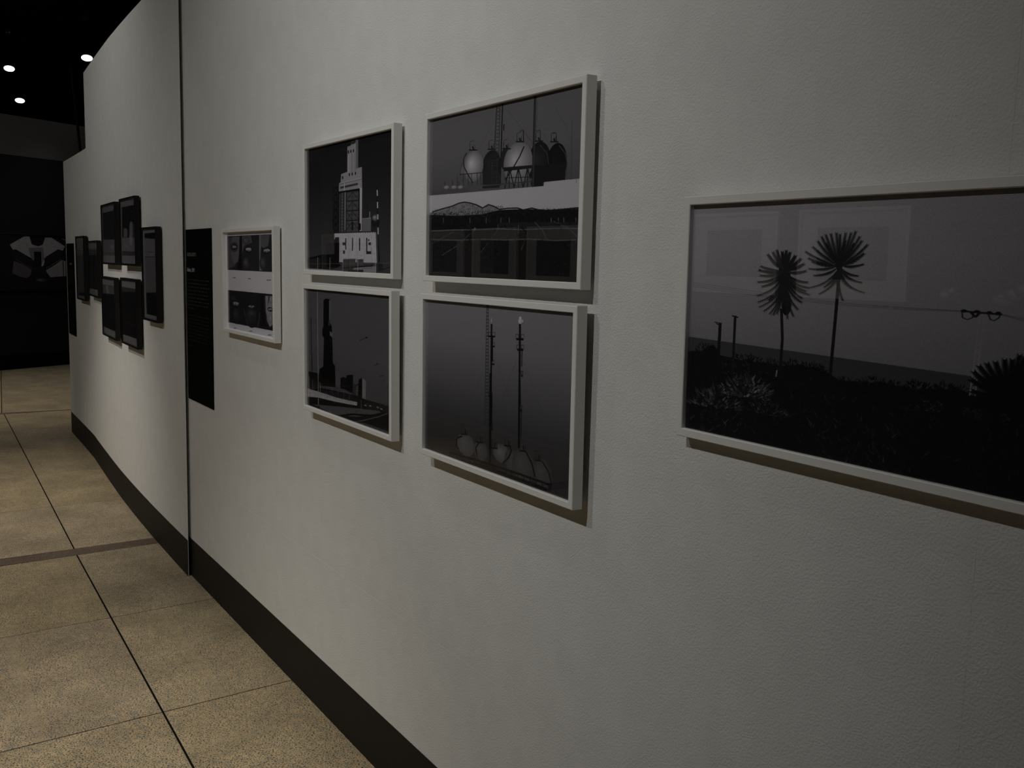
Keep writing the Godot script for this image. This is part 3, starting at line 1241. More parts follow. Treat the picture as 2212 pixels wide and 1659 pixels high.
func print_shoreline() -> ImageTexture:
	var c := Canvas.new(360, 300)
	c.sky([0,179,1,169])
	c.poly(59,[-2,117,999,115,1006,884,1,891])
	c.poly(132,[-2,117,999,115,999,156,-5,151])
	c.line(64,7,[-6,157,999,157])
	c.poly(111,[-7,164,999,164,996,242,-4,243])
	c.line(49,10,[100,255,996,246])
	c.scrub(37,96,80,-65,262,1053,893,14,48,0.8)
	c.oval(127,127,543,490,47,10)
	c.oval(101,64,477,657,193,15)
	return c.done(4789)


func print_stairs() -> ImageTexture:
	var c := Canvas.new(1000, 500)
	c.sky([0,55,1,55])
	c.scrub(33,85,500,6,-20,1004,991,26,49,0.4)
	c.poly(215,[424,177,559,18,611,14,631,158,663,177,695,190,738,157,764,23,825,18,961,177,937,260,889,237,759,390,740,542,718,576,719,289,649,293,649,424,623,417,477,259,450,269])
	c.scrub(170,231,70,493,102,614,244,18,71,0.5)
	c.scrub(170,231,60,757,58,901,222,18,73,0.5)
	c.poly(162,[597,224,741,208,750,421,715,542,719,289,649,293,648,469,619,417])
	c.poly(49,[650,293,719,289,718,576,652,577])
	c.poly(65,[475,260,627,425,642,499,628,596,464,422,434,285])
	c.poly(65,[885,255,923,276,917,377,760,542,746,421])
	c.line(154,5,[475,444,553,538,632,607])
	c.line(193,7,[764,598,776,590])
	c.line(193,7,[781,578,794,571])
	c.line(193,7,[798,558,811,551])
	c.line(193,7,[815,539,828,531])
	c.line(193,7,[833,518,845,511])
	c.line(193,7,[850,498,863,490])
	c.line(193,7,[868,478,881,470])
	c.line(193,7,[885,458,898,450])
	c.line(193,7,[903,437,916,429])
	c.poly(124,[454,470,549,545,622,629,610,728,574,787,503,757,434,698])
	c.poly(193,[760,636,841,548,920,443,963,461,960,747,858,761,803,771,767,677])
	c.poly(116,[928,462,942,462,942,746,931,746])
	c.scrub(101,139,40,480,559,592,720,18,72,0.4)
	c.scrub(154,208,40,811,569,952,723,18,74,0.4)
	c.line(108,5,[646,603,747,606])
	c.line(101,5,[640,629,751,632])
	c.line(93,5,[634,655,756,658])
	c.line(85,5,[628,681,761,685])
	c.line(78,5,[622,706,765,711])
	c.line(70,5,[616,732,770,737])
	c.oval(139,70,710,825,61,37)
	c.oval(154,154,673,417,3,6)
	c.oval(131,131,692,416,3,5)
	c.oval(93,60,684,506,7,13)
	c.poly(170,[924,30,937,25,981,65,980,81])
	return c.done(2318)

# ---------------------------------------------------------------- materials
var M := {}

func noise_image(size: int, freq: float, roll: int, octaves := 3, kind := FastNoiseLite.TYPE_SIMPLEX_SMOOTH) -> Image:
	var n := FastNoiseLite.new()
	n.noise_type = kind
	n.frequency = freq
	n.seed = roll
	n.fractal_octaves = octaves
	return n.get_seamless_image(size, size)

func flat(color: Color, rough: float, spec := 0.5) -> StandardMaterial3D:
	var m := StandardMaterial3D.new()
	m.albedo_color = color
	m.roughness = rough
	m.metallic_specular = spec
	return m

func stippled(color: Color, rough: float, relief: float, bump: Texture2D, mottle: Texture2D) -> StandardMaterial3D:
	# roller-painted board: fine orange-peel relief and faint uneven paint
	var m := flat(color, rough, 0.35)
	m.uv1_triplanar = true
	m.uv1_world_triplanar = true
	m.uv1_scale = Vector3.ONE * 2.2
	m.albedo_texture = mottle
	m.heightmap_enabled = true
	m.heightmap_texture = bump
	m.heightmap_scale = relief
	return m

func make_materials() -> void:
	var peel := noise_image(1024, 0.075, 4, 2)
	var coarse := noise_image(1024, 0.02, 9, 2)
	var peel_bytes := peel.get_data()
	var coarse_bytes := coarse.get_data()
	for i in peel_bytes.size():
		peel_bytes[i] = clampi((peel_bytes[i] * 4 + coarse_bytes[i]) / 5, 0, 255)
	var bump := ImageTexture.create_from_image(Image.create_from_data(1024, 1024, false, Image.FORMAT_L8, peel_bytes))
	var mottle_bytes := noise_image(512, 0.006, 21, 4).get_data()
	for i in mottle_bytes.size():
		mottle_bytes[i] = 248 + mottle_bytes[i] / 37
	var mottle := ImageTexture.create_from_image(Image.create_from_data(512, 512, false, Image.FORMAT_L8, mottle_bytes))
	M.wall = stippled(Color(0.88, 0.878, 0.86), 0.75, 0.09, bump, mottle)
	M.skirting = stippled(Color(0.105, 0.10, 0.09), 0.6, 0.05, bump, mottle)
	M.dark_wall = stippled(Color(0.135, 0.135, 0.15), 0.8, 0.05, bump, mottle)
	M.grey_wall = stippled(Color(0.42, 0.415, 0.41), 0.8, 0.05, bump, mottle)
	M.black_wall = flat(Color(0.075, 0.075, 0.08), 0.9, 0.2)
	M.ceiling = flat(Color(0.06, 0.06, 0.065), 0.95, 0.1)
	M.white_frame = flat(Color(0.9, 0.895, 0.875), 0.42)
	M.black_frame = flat(Color(0.055, 0.05, 0.055), 0.45, 0.4)
	M.backing = flat(Color(0.34, 0.29, 0.23), 0.9, 0.2)
	M.mat_board = flat(Color(0.86, 0.86, 0.85), 0.9, 0.2)
	M.black_metal = flat(Color(0.05, 0.05, 0.05), 0.5)
	M.grey_metal = flat(Color(0.3, 0.29, 0.28), 0.45)
	M.letter_white = flat(Color(0.6, 0.6, 0.62), 0.7, 0.2)
	M.letter_grey = flat(Color(0.45, 0.45, 0.46), 0.7, 0.2)
	M.panel_black = flat(Color(0.05, 0.05, 0.05), 0.6, 0.35)
	var glass := flat(Color(0.5, 0.5, 0.5, 0.002), 0.0, 0.5)
	glass.transparency = BaseMaterial3D.TRANSPARENCY_ALPHA
	M.glass = glass
	var lens := flat(Color(1, 1, 1), 0.3)
	lens.emission_enabled = true
	lens.emission = Color(1.0, 0.97, 0.92)
	lens.emission_energy_multiplier = 7.0
	M.lens = lens
	M.grout = flat(Color(0.07, 0.06, 0.05), 0.95, 0.2)
	M.strip = floor_stone(Color(0.56, 0.475, 0.40), 5, 0.5)
	M.tiles = [floor_stone(Color(0.86, 0.78, 0.63), 1, 1.0), floor_stone(Color(0.87, 0.785, 0.625), 2, 1.0), floor_stone(Color(0.85, 0.77, 0.635), 3, 1.0)]

var stone_picture: Image
var stone_clouds: ImageTexture

func floor_stone(tint: Color, shift: int, _depth: float) -> StandardMaterial3D:
	# fine-grained washed aggregate: tan ground, pale and dark grains, cloudy wear
	if stone_picture == null:
		var size := 1024
		var grain := noise_image(size, 0.2, 31, 2).get_data()
		var blot := noise_image(size, 0.02, 32, 4).get_data()
		var pits := noise_image(size, 0.085, 33, 2, FastNoiseLite.TYPE_SIMPLEX).get_data()
		var pale := noise_image(size, 0.11, 34, 2, FastNoiseLite.TYPE_SIMPLEX).get_data()
		var rgb := PackedByteArray()
		rgb.resize(size * size * 3)
		for i in size * size:
			var v := 204.0 + (grain[i] - 128) * 0.36 + (blot[i] - 128) * 0.14
			var warm := (blot[i] - 128) * 0.06
			if pits[i] > 166:
				v -= (pits[i] - 166) * 3.2
			if pale[i] > 172:
				v += (pale[i] - 172) * 1.3
				warm -= 4.0
			rgb[i * 3] = clampi(int(v + warm), 0, 255)
			rgb[i * 3 + 1] = clampi(int(v), 0, 255)
			rgb[i * 3 + 2] = clampi(int(v - warm), 0, 255)
		stone_picture = Image.create_from_data(size, size, false, Image.FORMAT_RGB8, rgb)
		M.stone_texture = ImageTexture.create_from_image(stone_picture)
		var cloud := noise_image(512, 0.012, 35, 5).get_data()
		for i in cloud.size():
			cloud[i] = clampi(205 + cloud[i] * 50 / 255, 0, 255)
		stone_clouds = ImageTexture.create_from_image(Image.create_from_data(512, 512, false, Image.FORMAT_L8, cloud))
	var m := flat(tint, 0.62, 0.4)
	m.albedo_texture = M.stone_texture
	m.uv1_triplanar = true
	m.uv1_world_triplanar = true
	m.uv1_scale = Vector3.ONE * 1.25
	m.uv1_offset = Vector3(0.37, 0.0, 0.61) * shift
	m.detail_enabled = true
	m.detail_blend_mode = BaseMaterial3D.BLEND_MODE_MUL
	m.detail_uv_layer = BaseMaterial3D.DETAIL_UV_2
	m.uv2_triplanar = true
	m.uv2_world_triplanar = true
	m.uv2_scale = Vector3.ONE * 0.42
	m.uv2_offset = Vector3(0.21, 0.0, 0.43) * shift
	m.detail_albedo = stone_clouds
	return m

# ---------------------------------------------------------------- shapes
func mesh_node(called: String, st: SurfaceTool, m: Material, parent: Node = self) -> MeshInstance3D:
	st.generate_normals()
	var o := MeshInstance3D.new()
	o.name = called
	o.mesh = st.commit()
	o.material_override = null
	o.mesh.surface_set_material(0, m)
	parent.add_child(o, true)
	return o

func start() -> SurfaceTool:
	var st := SurfaceTool.new()
	st.begin(Mesh.PRIMITIVE_TRIANGLES)
	st.set_smooth_group(-1)
	return st

func tri(st: SurfaceTool, a: Vector3, b: Vector3, c: Vector3) -> void:
	for p in [a, b, c]:
		st.add_vertex(p)

func quad(st: SurfaceTool, a: Vector3, b: Vector3, c: Vector3, d: Vector3) -> void:
	# corners clockwise as seen from the front
	tri(st, a, b, c)
	tri(st, a, c, d)

func bevel_box(st: SurfaceTool, lo: Vector3, hi: Vector3, e := 0.0) -> void:
	# a box whose twelve edges are chamfered by e
	var c := (lo + hi) / 2
	var s := (hi - lo) / 2
	if e <= 0.0:
		for ax in 3:
			for sg: float in [-1.0, 1.0]:
				var n := Vector3.ZERO
				n[ax] = sg
				var u := Vector3.ZERO
				u[(ax + 1) % 3] = 1
				var v := Vector3.ZERO
				v[(ax + 2) % 3] = sg
				var q := [c + (n - u - v) * s, c + (n - u + v) * s, c + (n + u + v) * s, c + (n + u - v) * s]
				quad(st, q[0], q[1], q[2], q[3])
		return
	for ax in 3:
		for sg: float in [-1.0, 1.0]:
			var n := Vector3.ZERO
			n[ax] = s[ax] * sg
			var u := Vector3.ZERO
			u[(ax + 1) % 3] = s[(ax + 1) % 3] - e
			var v := Vector3.ZERO
			v[(ax + 2) % 3] = (s[(ax + 2) % 3] - e) * sg
			quad(st, c + n - u - v, c + n - u + v, c + n + u + v, c + n + u - v)
	for ax in 3:
		var b := (ax + 1) % 3
		var d := (ax + 2) % 3
		for p: float in [-1.0, 1.0]:
			for q: float in [-1.0, 1.0]:
				var l := Vector3.ZERO
				l[ax] = s[ax] - e
				var f := Vector3.ZERO
				f[b] = s[b] * p
				f[d] = (s[d] - e) * q
				var g := Vector3.ZERO
				g[b] = (s[b] - e) * p
				g[d] = s[d] * q
				if p * q > 0:
					quad(st, c + f - l, c + g - l, c + g + l, c + f + l)
				else:
					quad(st, c + f + l, c + g + l, c + g - l, c + f - l)
	for x: float in [-1.0, 1.0]:
		for y: float in [-1.0, 1.0]:
			for z: float in [-1.0, 1.0]:
				var p := Vector3(x, y, z)
				var a := c + (s - Vector3(0, e, e)) * p
				var b := c + (s - Vector3(e, 0, e)) * p
				var d := c + (s - Vector3(e, e, 0)) * p
				if x * y * z > 0:
					tri(st, a, d, b)
				else:
					tri(st, a, b, d)

func box(called: String, lo: Vector3, hi: Vector3, m: Material, parent: Node = self, e := 0.0) -> MeshInstance3D:
	var st := start()
	bevel_box(st, lo, hi, e)
	return mesh_node(called, st, m, parent)

func prism(called: String, outline: PackedVector2Array, y0: float, y1: float, m: Material, parent: Node = self, e := 0.0) -> MeshInstance3D:
	# a plan outline (x, z) raised from y0 to y1; e chamfers the top edge
	var st := start()
	var o := outline.duplicate()
	if Geometry2D.is_polygon_clockwise(o):
		o.reverse()
	var top := o
	if e > 0.0:
		top = Geometry2D.offset_polygon(o, -e, Geometry2D.JOIN_MITER)[0]
		if Geometry2D.is_polygon_clockwise(top):
			top.reverse()
		var near := 0
		for k in top.size():
			if top[k].distance_to(o[0]) < top[near].distance_to(o[0]):
				near = k
		top = top.slice(near) + top.slice(0, near)
	var n := o.size()
	for i in n:
		var a := o[i]
		var b := o[(i + 1) % n]
		quad(st, Vector3(a.x, y0, a.y), Vector3(a.x, y1 - e, a.y), Vector3(b.x, y1 - e, b.y), Vector3(b.x, y0, b.y))
		if e > 0.0:
			var c := top[i]
			var d := top[(i + 1) % n]
			quad(st, Vector3(a.x, y1 - e, a.y), Vector3(c.x, y1, c.y), Vector3(d.x, y1, d.y), Vector3(b.x, y1 - e, b.y))
	for set_ in [[o, y0, true], [top, y1, false]]:
		var ring: PackedVector2Array = set_[0]
		var t := Geometry2D.triangulate_polygon(ring)
		for k in range(0, t.size(), 3):
			var p: Array[Vector3] = []
			for j in 3:
				p.append(Vector3(ring[t[k + j]].x, set_[1], ring[t[k + j]].y))
			var up := (p[1] - p[0]).cross(p[2] - p[0]).y > 0
			if up == set_[2]:
				tri(st, p[0], p[1], p[2])
			else:
				tri(st, p[0], p[2], p[1])
	return mesh_node(called, st, m, parent)

func tube(called: String, a: Vector3, b: Vector3, r0: float, r1: float, m: Material, parent: Node = self, sides := 20) -> MeshInstance3D:
	var st := start()
	st.set_smooth_group(0)
	var d := (b - a).normalized()
	var u := d.cross(Vector3.UP if absf(d.y) < 0.9 else Vector3.RIGHT).normalized()
	var v := d.cross(u)
	for i in sides:
		var p := u * cos(TAU * i / sides) + v * sin(TAU * i / sides)
		var q := u * cos(TAU * (i + 1) / sides) + v * sin(TAU * (i + 1) / sides)
		st.set_smooth_group(0)
		quad(st, a + p * r0, a + q * r0, b + q * r1, b + p * r1)
		st.set_smooth_group(-1)
		tri(st, a, a + q * r0, a + p * r0)
		tri(st, b, b + p * r1, b + q * r1)
	return mesh_node(called, st, m, parent)

func tag(o: Node, label: String, category: String, group := "") -> void:
	o.set_meta("label", label)
	o.set_meta("category", category)
	if group:
		o.set_meta("group", group)

func structure(o: Node, label := "") -> void:
	o.set_meta("kind", "structure")
	if label:
		o.set_meta("label", label)

func thing(called: String, at: Vector3, label: String, category: String, group := "") -> Node3D:
	var o := Node3D.new()
	o.name = called
	add_child(o, true)
	o.position = at
	tag(o, label, category, group)
	return o

# ---------------------------------------------------------------- framed pictures
func frame_rail(w: float, h: float, face: float, depth: float, side: int, m: Material, parent: Node) -> void:
	# one mitred moulding: swept along a side, its ends cut at 45 degrees; local x right, y up, z out of the wall
	var e := 0.0012
	var profile := [Vector2(0, 0), Vector2(0, depth - e), Vector2(e, depth), Vector2(face - e, depth), Vector2(face, depth - e), Vector2(face, 0)]
	var st := start()
	var half := [w / 2, h / 2, w / 2, h / 2]
	var reach := [h / 2, w / 2, h / 2, w / 2]
	var turn := Basis(Vector3.BACK, side * PI / 2)
	var ring := func(end: float) -> Array:
		var out := []
		for p in profile:
			out.append(turn * Vector3(end * (half[side] - p.x), -(reach[side] - p.x), p.y))
		return out
	var a: Array = ring.call(-1.0)
	var b: Array = ring.call(1.0)
	var n := profile.size()
	for i in n:
		var j := (i + 1) % n
		quad(st, a[i], a[j], b[j], b[i])
	for i in range(1, n - 1):
		tri(st, a[0], a[i + 1], a[i])
		tri(st, b[0], b[i], b[i + 1])
	mesh_node("frame_rail", st, m, parent)

func sheet(called: String, lo: Vector3, hi: Vector3, m: Material, parent: Node) -> MeshInstance3D:
	# a thin board whose front (+z) carries the whole picture
	var st := start()
	var f := [Vector3(lo.x, hi.y, hi.z), Vector3(hi.x, hi.y, hi.z), Vector3(hi.x, lo.y, hi.z), Vector3(lo.x, lo.y, hi.z)]
	var uv := [Vector2(0, 0), Vector2(1, 0), Vector2(1, 1), Vector2(0, 1)]
	for k in [0, 1, 2, 0, 2, 3]:
		st.set_uv(uv[k])
		st.add_vertex(f[k])
	st.set_uv(Vector2(0.002, 0.002))
	var g := []
	for p: Vector3 in f:
		g.append(Vector3(p.x, p.y, lo.z))
	quad(st, g[1], g[0], g[3], g[2])
	for k in 4:
		var j := (k + 1) % 4
		quad(st, f[j], f[k], g[k], g[j])
	return mesh_node(called, st, m, parent)

func print_material(picture: Texture2D, tint := Color(0.985, 0.97, 1.0)) -> StandardMaterial3D:
	var m := flat(tint, 0.8, 0.12)
	m.albedo_texture = picture
	m.texture_repeat = false
	return m

func picture(called: String, front: Vector3, turn: float, tilt: float, w: float, h: float, face: float, depth: float, recess: float, gap: float, frame: Material, picture_: Texture2D, label: String, group := "", spin := 0.0) -> Node3D:
	# front is the middle of the frame's front face; the node sits at the middle of its back
	var o := thing(called, Vector3.ZERO, label, "picture", group)
	o.basis = Basis(Vector3.UP, turn) * Basis(Vector3.RIGHT, tilt) * Basis(Vector3.BACK, spin)
	o.position = front - o.basis.z * depth
	for side in 4:
		frame_rail(w, h, face, depth, side, frame, o)
	var x := w / 2 - face + 0.001
	var y := h / 2 - face + 0.001
	sheet("print", Vector3(-x, -y, depth - recess - 0.005), Vector3(x, y, depth - recess - 0.0035), print_material(picture_), o)
	box("glass", Vector3(-x, -y, depth - recess - 0.002), Vector3(x, y, depth - recess), M.glass, o)
	box("backing_board", Vector3(-x + 0.002, -y + 0.002, 0.004), Vector3(x - 0.002, y - 0.002, depth - recess - 0.0052), M.backing, o)
	if gap > 0.0:
		for k: float in [-1.0, 1.0]:
			box("hanger", Vector3(k * w * 0.3 - 0.015, h * 0.30, -gap), Vector3(k * w * 0.3 + 0.015, h * 0.38, 0.004), M.grey_metal, o, 0.001)
	return o

# ---------------------------------------------------------------- lamps
func spotlight(at: Vector3, target: Vector3, energy: float, angle: float, soft: float, label: String, group := "", size := 0.06, tint := Color(1.0, 0.95, 0.88), hang := 0.36) -> Node3D:
	# a track spotlight: box on the rail, stem, yoke, can and glowing lens; at is the middle of the lens
	var o := thing("track_spotlight", at, label, "spotlight", group)
	var d := (target - at).normalized()
	var back := -d * 0.17
	tube("housing", back, d * 0.0, size * 0.9, size * 1.12, M.black_metal, o, 24)
	tube("lens", d * 0.001, d * 0.006, size, size * 0.97, M.lens, o, 24)
	var pivot := -d * 0.09
	tube("stem", pivot + Vector3(0, size * 0.6, 0), Vector3(pivot.x, hang - 0.04, pivot.z), 0.011, 0.011, M.black_metal, o, 10)
	box("adapter_box", Vector3(pivot.x - 0.03, hang - 0.04, pivot.z - 0.07), Vector3(pivot.x + 0.03, hang, pivot.z + 0.07), M.grey_metal, o, 0.004)
	var l := SpotLight3D.new()
	l.name = "beam"
	o.add_child(l, true)
	l.position = d * 0.02
	l.look_at_from_position(o.position + l.position, target, Vector3.UP if absf(d.y) < 0.97 else Vector3.RIGHT)
	l.light_color = tint
	l.light_energy = energy
	l.light_size = size * 0.5
	l.spot_angle = angle
	l.spot_angle_attenuation = soft
	l.spot_range = 40.0
	l.spot_attenuation = 2.0
	l.shadow_enabled = true
	return o

# ---------------------------------------------------------------- the scene
func path_wall(called: String, pts: Array, thick: float, y0: float, y1: float, m: Material, shift := 0.0) -> MeshInstance3D:
	# a partition that follows a bent line on the floor, its body behind the line
	var o := PackedVector2Array()
	for p: Vector2 in pts:
		o.append(p - Vector2(shift, 0))
	for k in range(pts.size() - 1, -1, -1):
		o.append(pts[k] + Vector2(thick, 0))
	return prism(called, o, y0, y1, m)

func _ready() -> void:
	# camera
	var cam := Camera3D.new()
	cam.name = "camera"
	cam.position = Vector3(0, EYE, 0)
	cam.rotation_degrees = Vector3(-7.104, -33.425, 1.400)
	cam.fov = 43.906
	cam.near = 0.05
	cam.far = 100.0
	cam.current = true
	add_child(cam)
	# surroundings: an indoor hall, no daylight
	var env := Environment.new()
	env.background_mode = Environment.BG_COLOR
	env.background_color = Color(0, 0, 0)
	env.tonemap_mode = Environment.TONE_MAPPER_LINEAR
	env.tonemap_exposure = 1.0
	env.sdfgi_enabled = true
	env.ssao_enabled = true
	env.ssil_enabled = true
	var we := WorldEnvironment.new()
	we.name = "surroundings"
	we.environment = env
	add_child(we)
	make_materials()
	build_lamps()
	build_room()
	build_floor()
	build_pictures()
	build_text_panels()
	build_cable()

func build_lamps() -> void:
	var y := 4.0
	# two rails over the passage, one 3 m off the white partition and one close to it
	var rail := box("lighting_track", Vector3(-1.83, y + 0.36, -12.0), Vector3(-1.77, y + 0.41, 3.0), M.black_metal, self, 0.004)
	tag(rail, "black lighting track over the passage, far from the white partition", "track")
	var rail2 := box("lighting_track", Vector3(0.27, y + 0.36, -12.0), Vector3(0.33, y + 0.41, 3.0), M.black_metal, self, 0.004)
	tag(rail2, "black lighting track close above the white partition", "track")
	var rail3 := box("lighting_track", Vector3(-0.93, y + 0.36, -12.0), Vector3(-0.87, y + 0.41, 3.0), M.black_metal, self, 0.004)
	tag(rail3, "black lighting track over the middle of the tiled passage", "track")
	var white := Color(0.99, 0.995, 1.0)
	var warm := Color(1.0, 0.998, 0.99)
	var amber := Color(1.0, 0.965, 0.92)
	var g := "spotlights on the lighting tracks over the passage"
	spotlight(Vector3(-1.8, y, -2.6), Vector3(WALL, 1.2, -3.35), 2.55, 39.0, 1.0, "black track spotlight aimed at the industrial tower photographs", g, 0.06, warm)
	spotlight(Vector3(-1.8, y, -1.2), Vector3(WALL, 1.25, -2.05), 2.85, 29.5, 1.0, "black track spotlight aimed at the six mouths photograph", g, 0.06, warm)
	spotlight(Vector3(-1.8, y, -5.9), Vector3(WALL, 1.7, -7.2), 2.4, 46.0, 1.0, "black track spotlight aimed at the black framed photographs", g, 0.06, warm)
	spotlight(Vector3(0.3, y, -2.9), Vector3(WALL, 1.4, -2.9), 0.34, 50.0, 1.0, "black track spotlight close to the partition beside the white frames", g, 0.06, white)
	spotlight(Vector3(0.3, y, -6.1), Vector3(WALL, 1.2, -6.1), 0.12, 50.0, 1.0, "black track spotlight close to the partition beside the black frames", g, 0.06, white)
	spotlight(Vector3(0.3, y, -4.2), Vector3(-2.3, 1.5, -4.0), 1.7, 38.0, 1.0, "black track spotlight aimed across at the grey matted pictures", g, 0.06, white)
	spotlight(Vector3(0.3, y, -7.8), Vector3(-2.3, 1.5, -7.6), 0.33, 38.0, 1.0, "black track spotlight aimed across at the dark matted pictures", g, 0.06, white)
	# unseen lamps, added to brighten the tiles from above
	var d := "added unseen spotlights pointing down at the tiled floor"
	for a in [[-2.6, 8.8, -0.36, 29.0, "beside the white frames"], [-5.9, 7.8, 0.25, 30.0, "beside the black frames"], [-10.6, 6.8, 0.58, 36.0, "beyond the low end partition"]]:
		spotlight(Vector3(-0.9, y, a[0]), Vector3(a[2], 0, a[0] - 0.6), a[1], a[3], 1.0, "added unseen black track spotlight brightening the floor tiles " + a[4], d, 0.06, amber)
	spotlight(Vector3(0.3, y, -10.6), Vector3(1.7, 1.4, -14.4), 0.95, 34.0, 1.0, "added unseen black track spotlight brightening the dark far wall", g, 0.06, white)  # unseen lamp, added to lift the far wall and its grey band
	# three bright lamps seen over the far wall, on a stem each
	var f := "bright ceiling spotlights beyond the far dark wall"
	for a in [[Vector3(2.453, 4.198, -14.37), 0.07, "bright white ceiling spotlight next to the top edge of the tall white partition"], [Vector3(1.672, 4.2, -15.95), 0.07, "bright white ceiling spotlight farthest from the white partition, upper of two"], [Vector3(2.149, 4.2, -19.1), 0.075, "bright white ceiling spotlight low above the grey band of the far wall"]]:
		var at: Vector3 = a[0]
		spotlight(at, at + Vector3(-0.08, -1.0, 0.42), 1.2, 40.0, 1.0, a[2], f, a[1], Color(0.95, 0.97, 1.0), 4.75 - at.y)

func build_room() -> void:
	# near white partition: boards on a core, with a fine joint half a metre up and one upright joint;
	# it runs on behind the lapped board of the next partition
	var wall_end := -5.36
	var core := box("wall_right", Vector3(WALL + 0.018, 0, wall_end), Vector3(WALL + 0.12, 2.87, 4.0), M.wall)
	structure(core, "tall white roller-painted partition hung with white framed photographs")
	var joint := 0.0004
	for zs in [[wall_end, -0.686 - 0.0001], [-0.686 + 0.0001, 4.0]]:
		for ys in [[0.0, 0.537 - joint / 2], [0.537 + joint / 2, 2.87]]:
			box("wall_board", Vector3(WALL, ys[0], zs[0]), Vector3(WALL + 0.018, ys[1], zs[1]), M.wall, core)
	structure(box("baseboard_right", Vector3(WALL - 0.002, 0, wall_end), Vector3(WALL, 0.186, 4.0), M.skirting), "black painted skirting band along the near white partition")
	# the next partition: its thin facing board laps in front of the near one with an open gap behind, then it bends away; a lower one follows
	var bend := [Vector2(1.1815, -4.626), Vector2(1.1848, -5.0), Vector2(1.1902, -5.375), Vector2(1.1905, -5.4), Vector2(1.199, -5.75), Vector2(1.208, -6.05), Vector2(1.221, -6.4), Vector2(1.236, -6.7), Vector2(1.252, -7.0), Vector2(1.270, -7.32), Vector2(1.2955, -7.752)]
	var last := [Vector2(1.2965, -7.757), Vector2(1.306, -8.1), Vector2(1.314, -8.4), Vector2(1.328, -9.03)]
	var plan := PackedVector2Array(bend)
	for k in range(bend.size() - 1, -1, -1):
		plan.append(bend[k] + Vector2(0.12 if bend[k].y < -5.39 else 0.0025, 0))
	structure(prism("wall_right_middle", plan, 0.0, 2.87, M.wall), "tall white partition standing slightly proud, hung with black framed photographs")
	structure(path_wall("wall_right_end", last, 0.12, 0.0, 2.33, M.wall), "lower white partition at the end of the row")
	structure(path_wall("baseboard_right_middle", bend, 0.0, 0.0, 0.18, M.skirting, 0.002), "black painted skirting band below the black framed photographs")
	structure(path_wall("baseboard_right_end", last, 0.0, 0.0, 0.18, M.skirting, 0.002), "black painted skirting band on the lower end partition")
	# far dark wall, set across the passage at an angle, with a grey band above it
	var a := Vector3(1.267, 0, -14.22)
	var dir := Vector3(2.157 - 1.267, 0, -14.698 + 14.22).normalized()
	var turn := atan2(-dir.z, dir.x)
	var back := Transform3D(Basis(Vector3.UP, turn), a)
	for b in [["wall_back", Vector3(-4.4, 0, -0.2), Vector3(6.0, 2.83, 0.0), M.dark_wall, "dark charcoal wall across the far end of the passage"], ["trim_1", Vector3(-4.4, 2.83, -0.2), Vector3(6.0, 3.345, 0.0), M.grey_wall, "plain grey band above the dark far wall"], ["baseboard_back", Vector3(-4.4, 0, 0.0), Vector3(6.0, 0.2, 0.008), M.black_wall, "black skirting board along the dark far wall"]]:
		var o := box(b[0], b[1], b[2], b[3])
		o.transform = back
		structure(o, b[4])
	var p := picture("framed_photograph", back * Vector3(0.02, EYE - 0.124, 0.034), turn, 0.0, 1.567, 0.76, 0.02, 0.03, 0.004, 0.004, M.black_frame, print_stairs(), "large dark photograph of twin stairways hanging on the far charcoal wall")
	p.position = back * Vector3(0.277, EYE - 0.124, 0.004)
	# facing wall behind the visitor's shoulder, seen only as reflections in the glass
	structure(box("wall_left", Vector3(-2.42, 0, -11.5), Vector3(-2.3, 2.87, 4.0), M.dark_wall), "dark partition facing the white one")
	# black hall round it all
	structure(box("ceiling", Vector3(-7.2, 4.75, -27.2), Vector3(9.2, 4.95, 6.2), M.ceiling), "black ceiling")
	structure(box("wall_outer_left", Vector3(-7.2, 0, -27.2), Vector3(-7.0, 4.75, 6.2), M.black_wall), "black outer hall wall")
	structure(box("wall_outer_right", Vector3(9.0, 0, -27.2), Vector3(9.2, 4.75, 6.2), M.black_wall), "black outer hall wall behind the partitions")
	structure(box("wall_outer_back", Vector3(-7.0, 0, -27.2), Vector3(9.0, 4.75, -27.0), M.black_wall), "black outer hall wall at the far end")
	structure(box("wall_outer_front", Vector3(-7.0, 0, 6.0), Vector3(9.0, 4.75, 6.2), M.black_wall), "black outer hall wall behind the visitor")

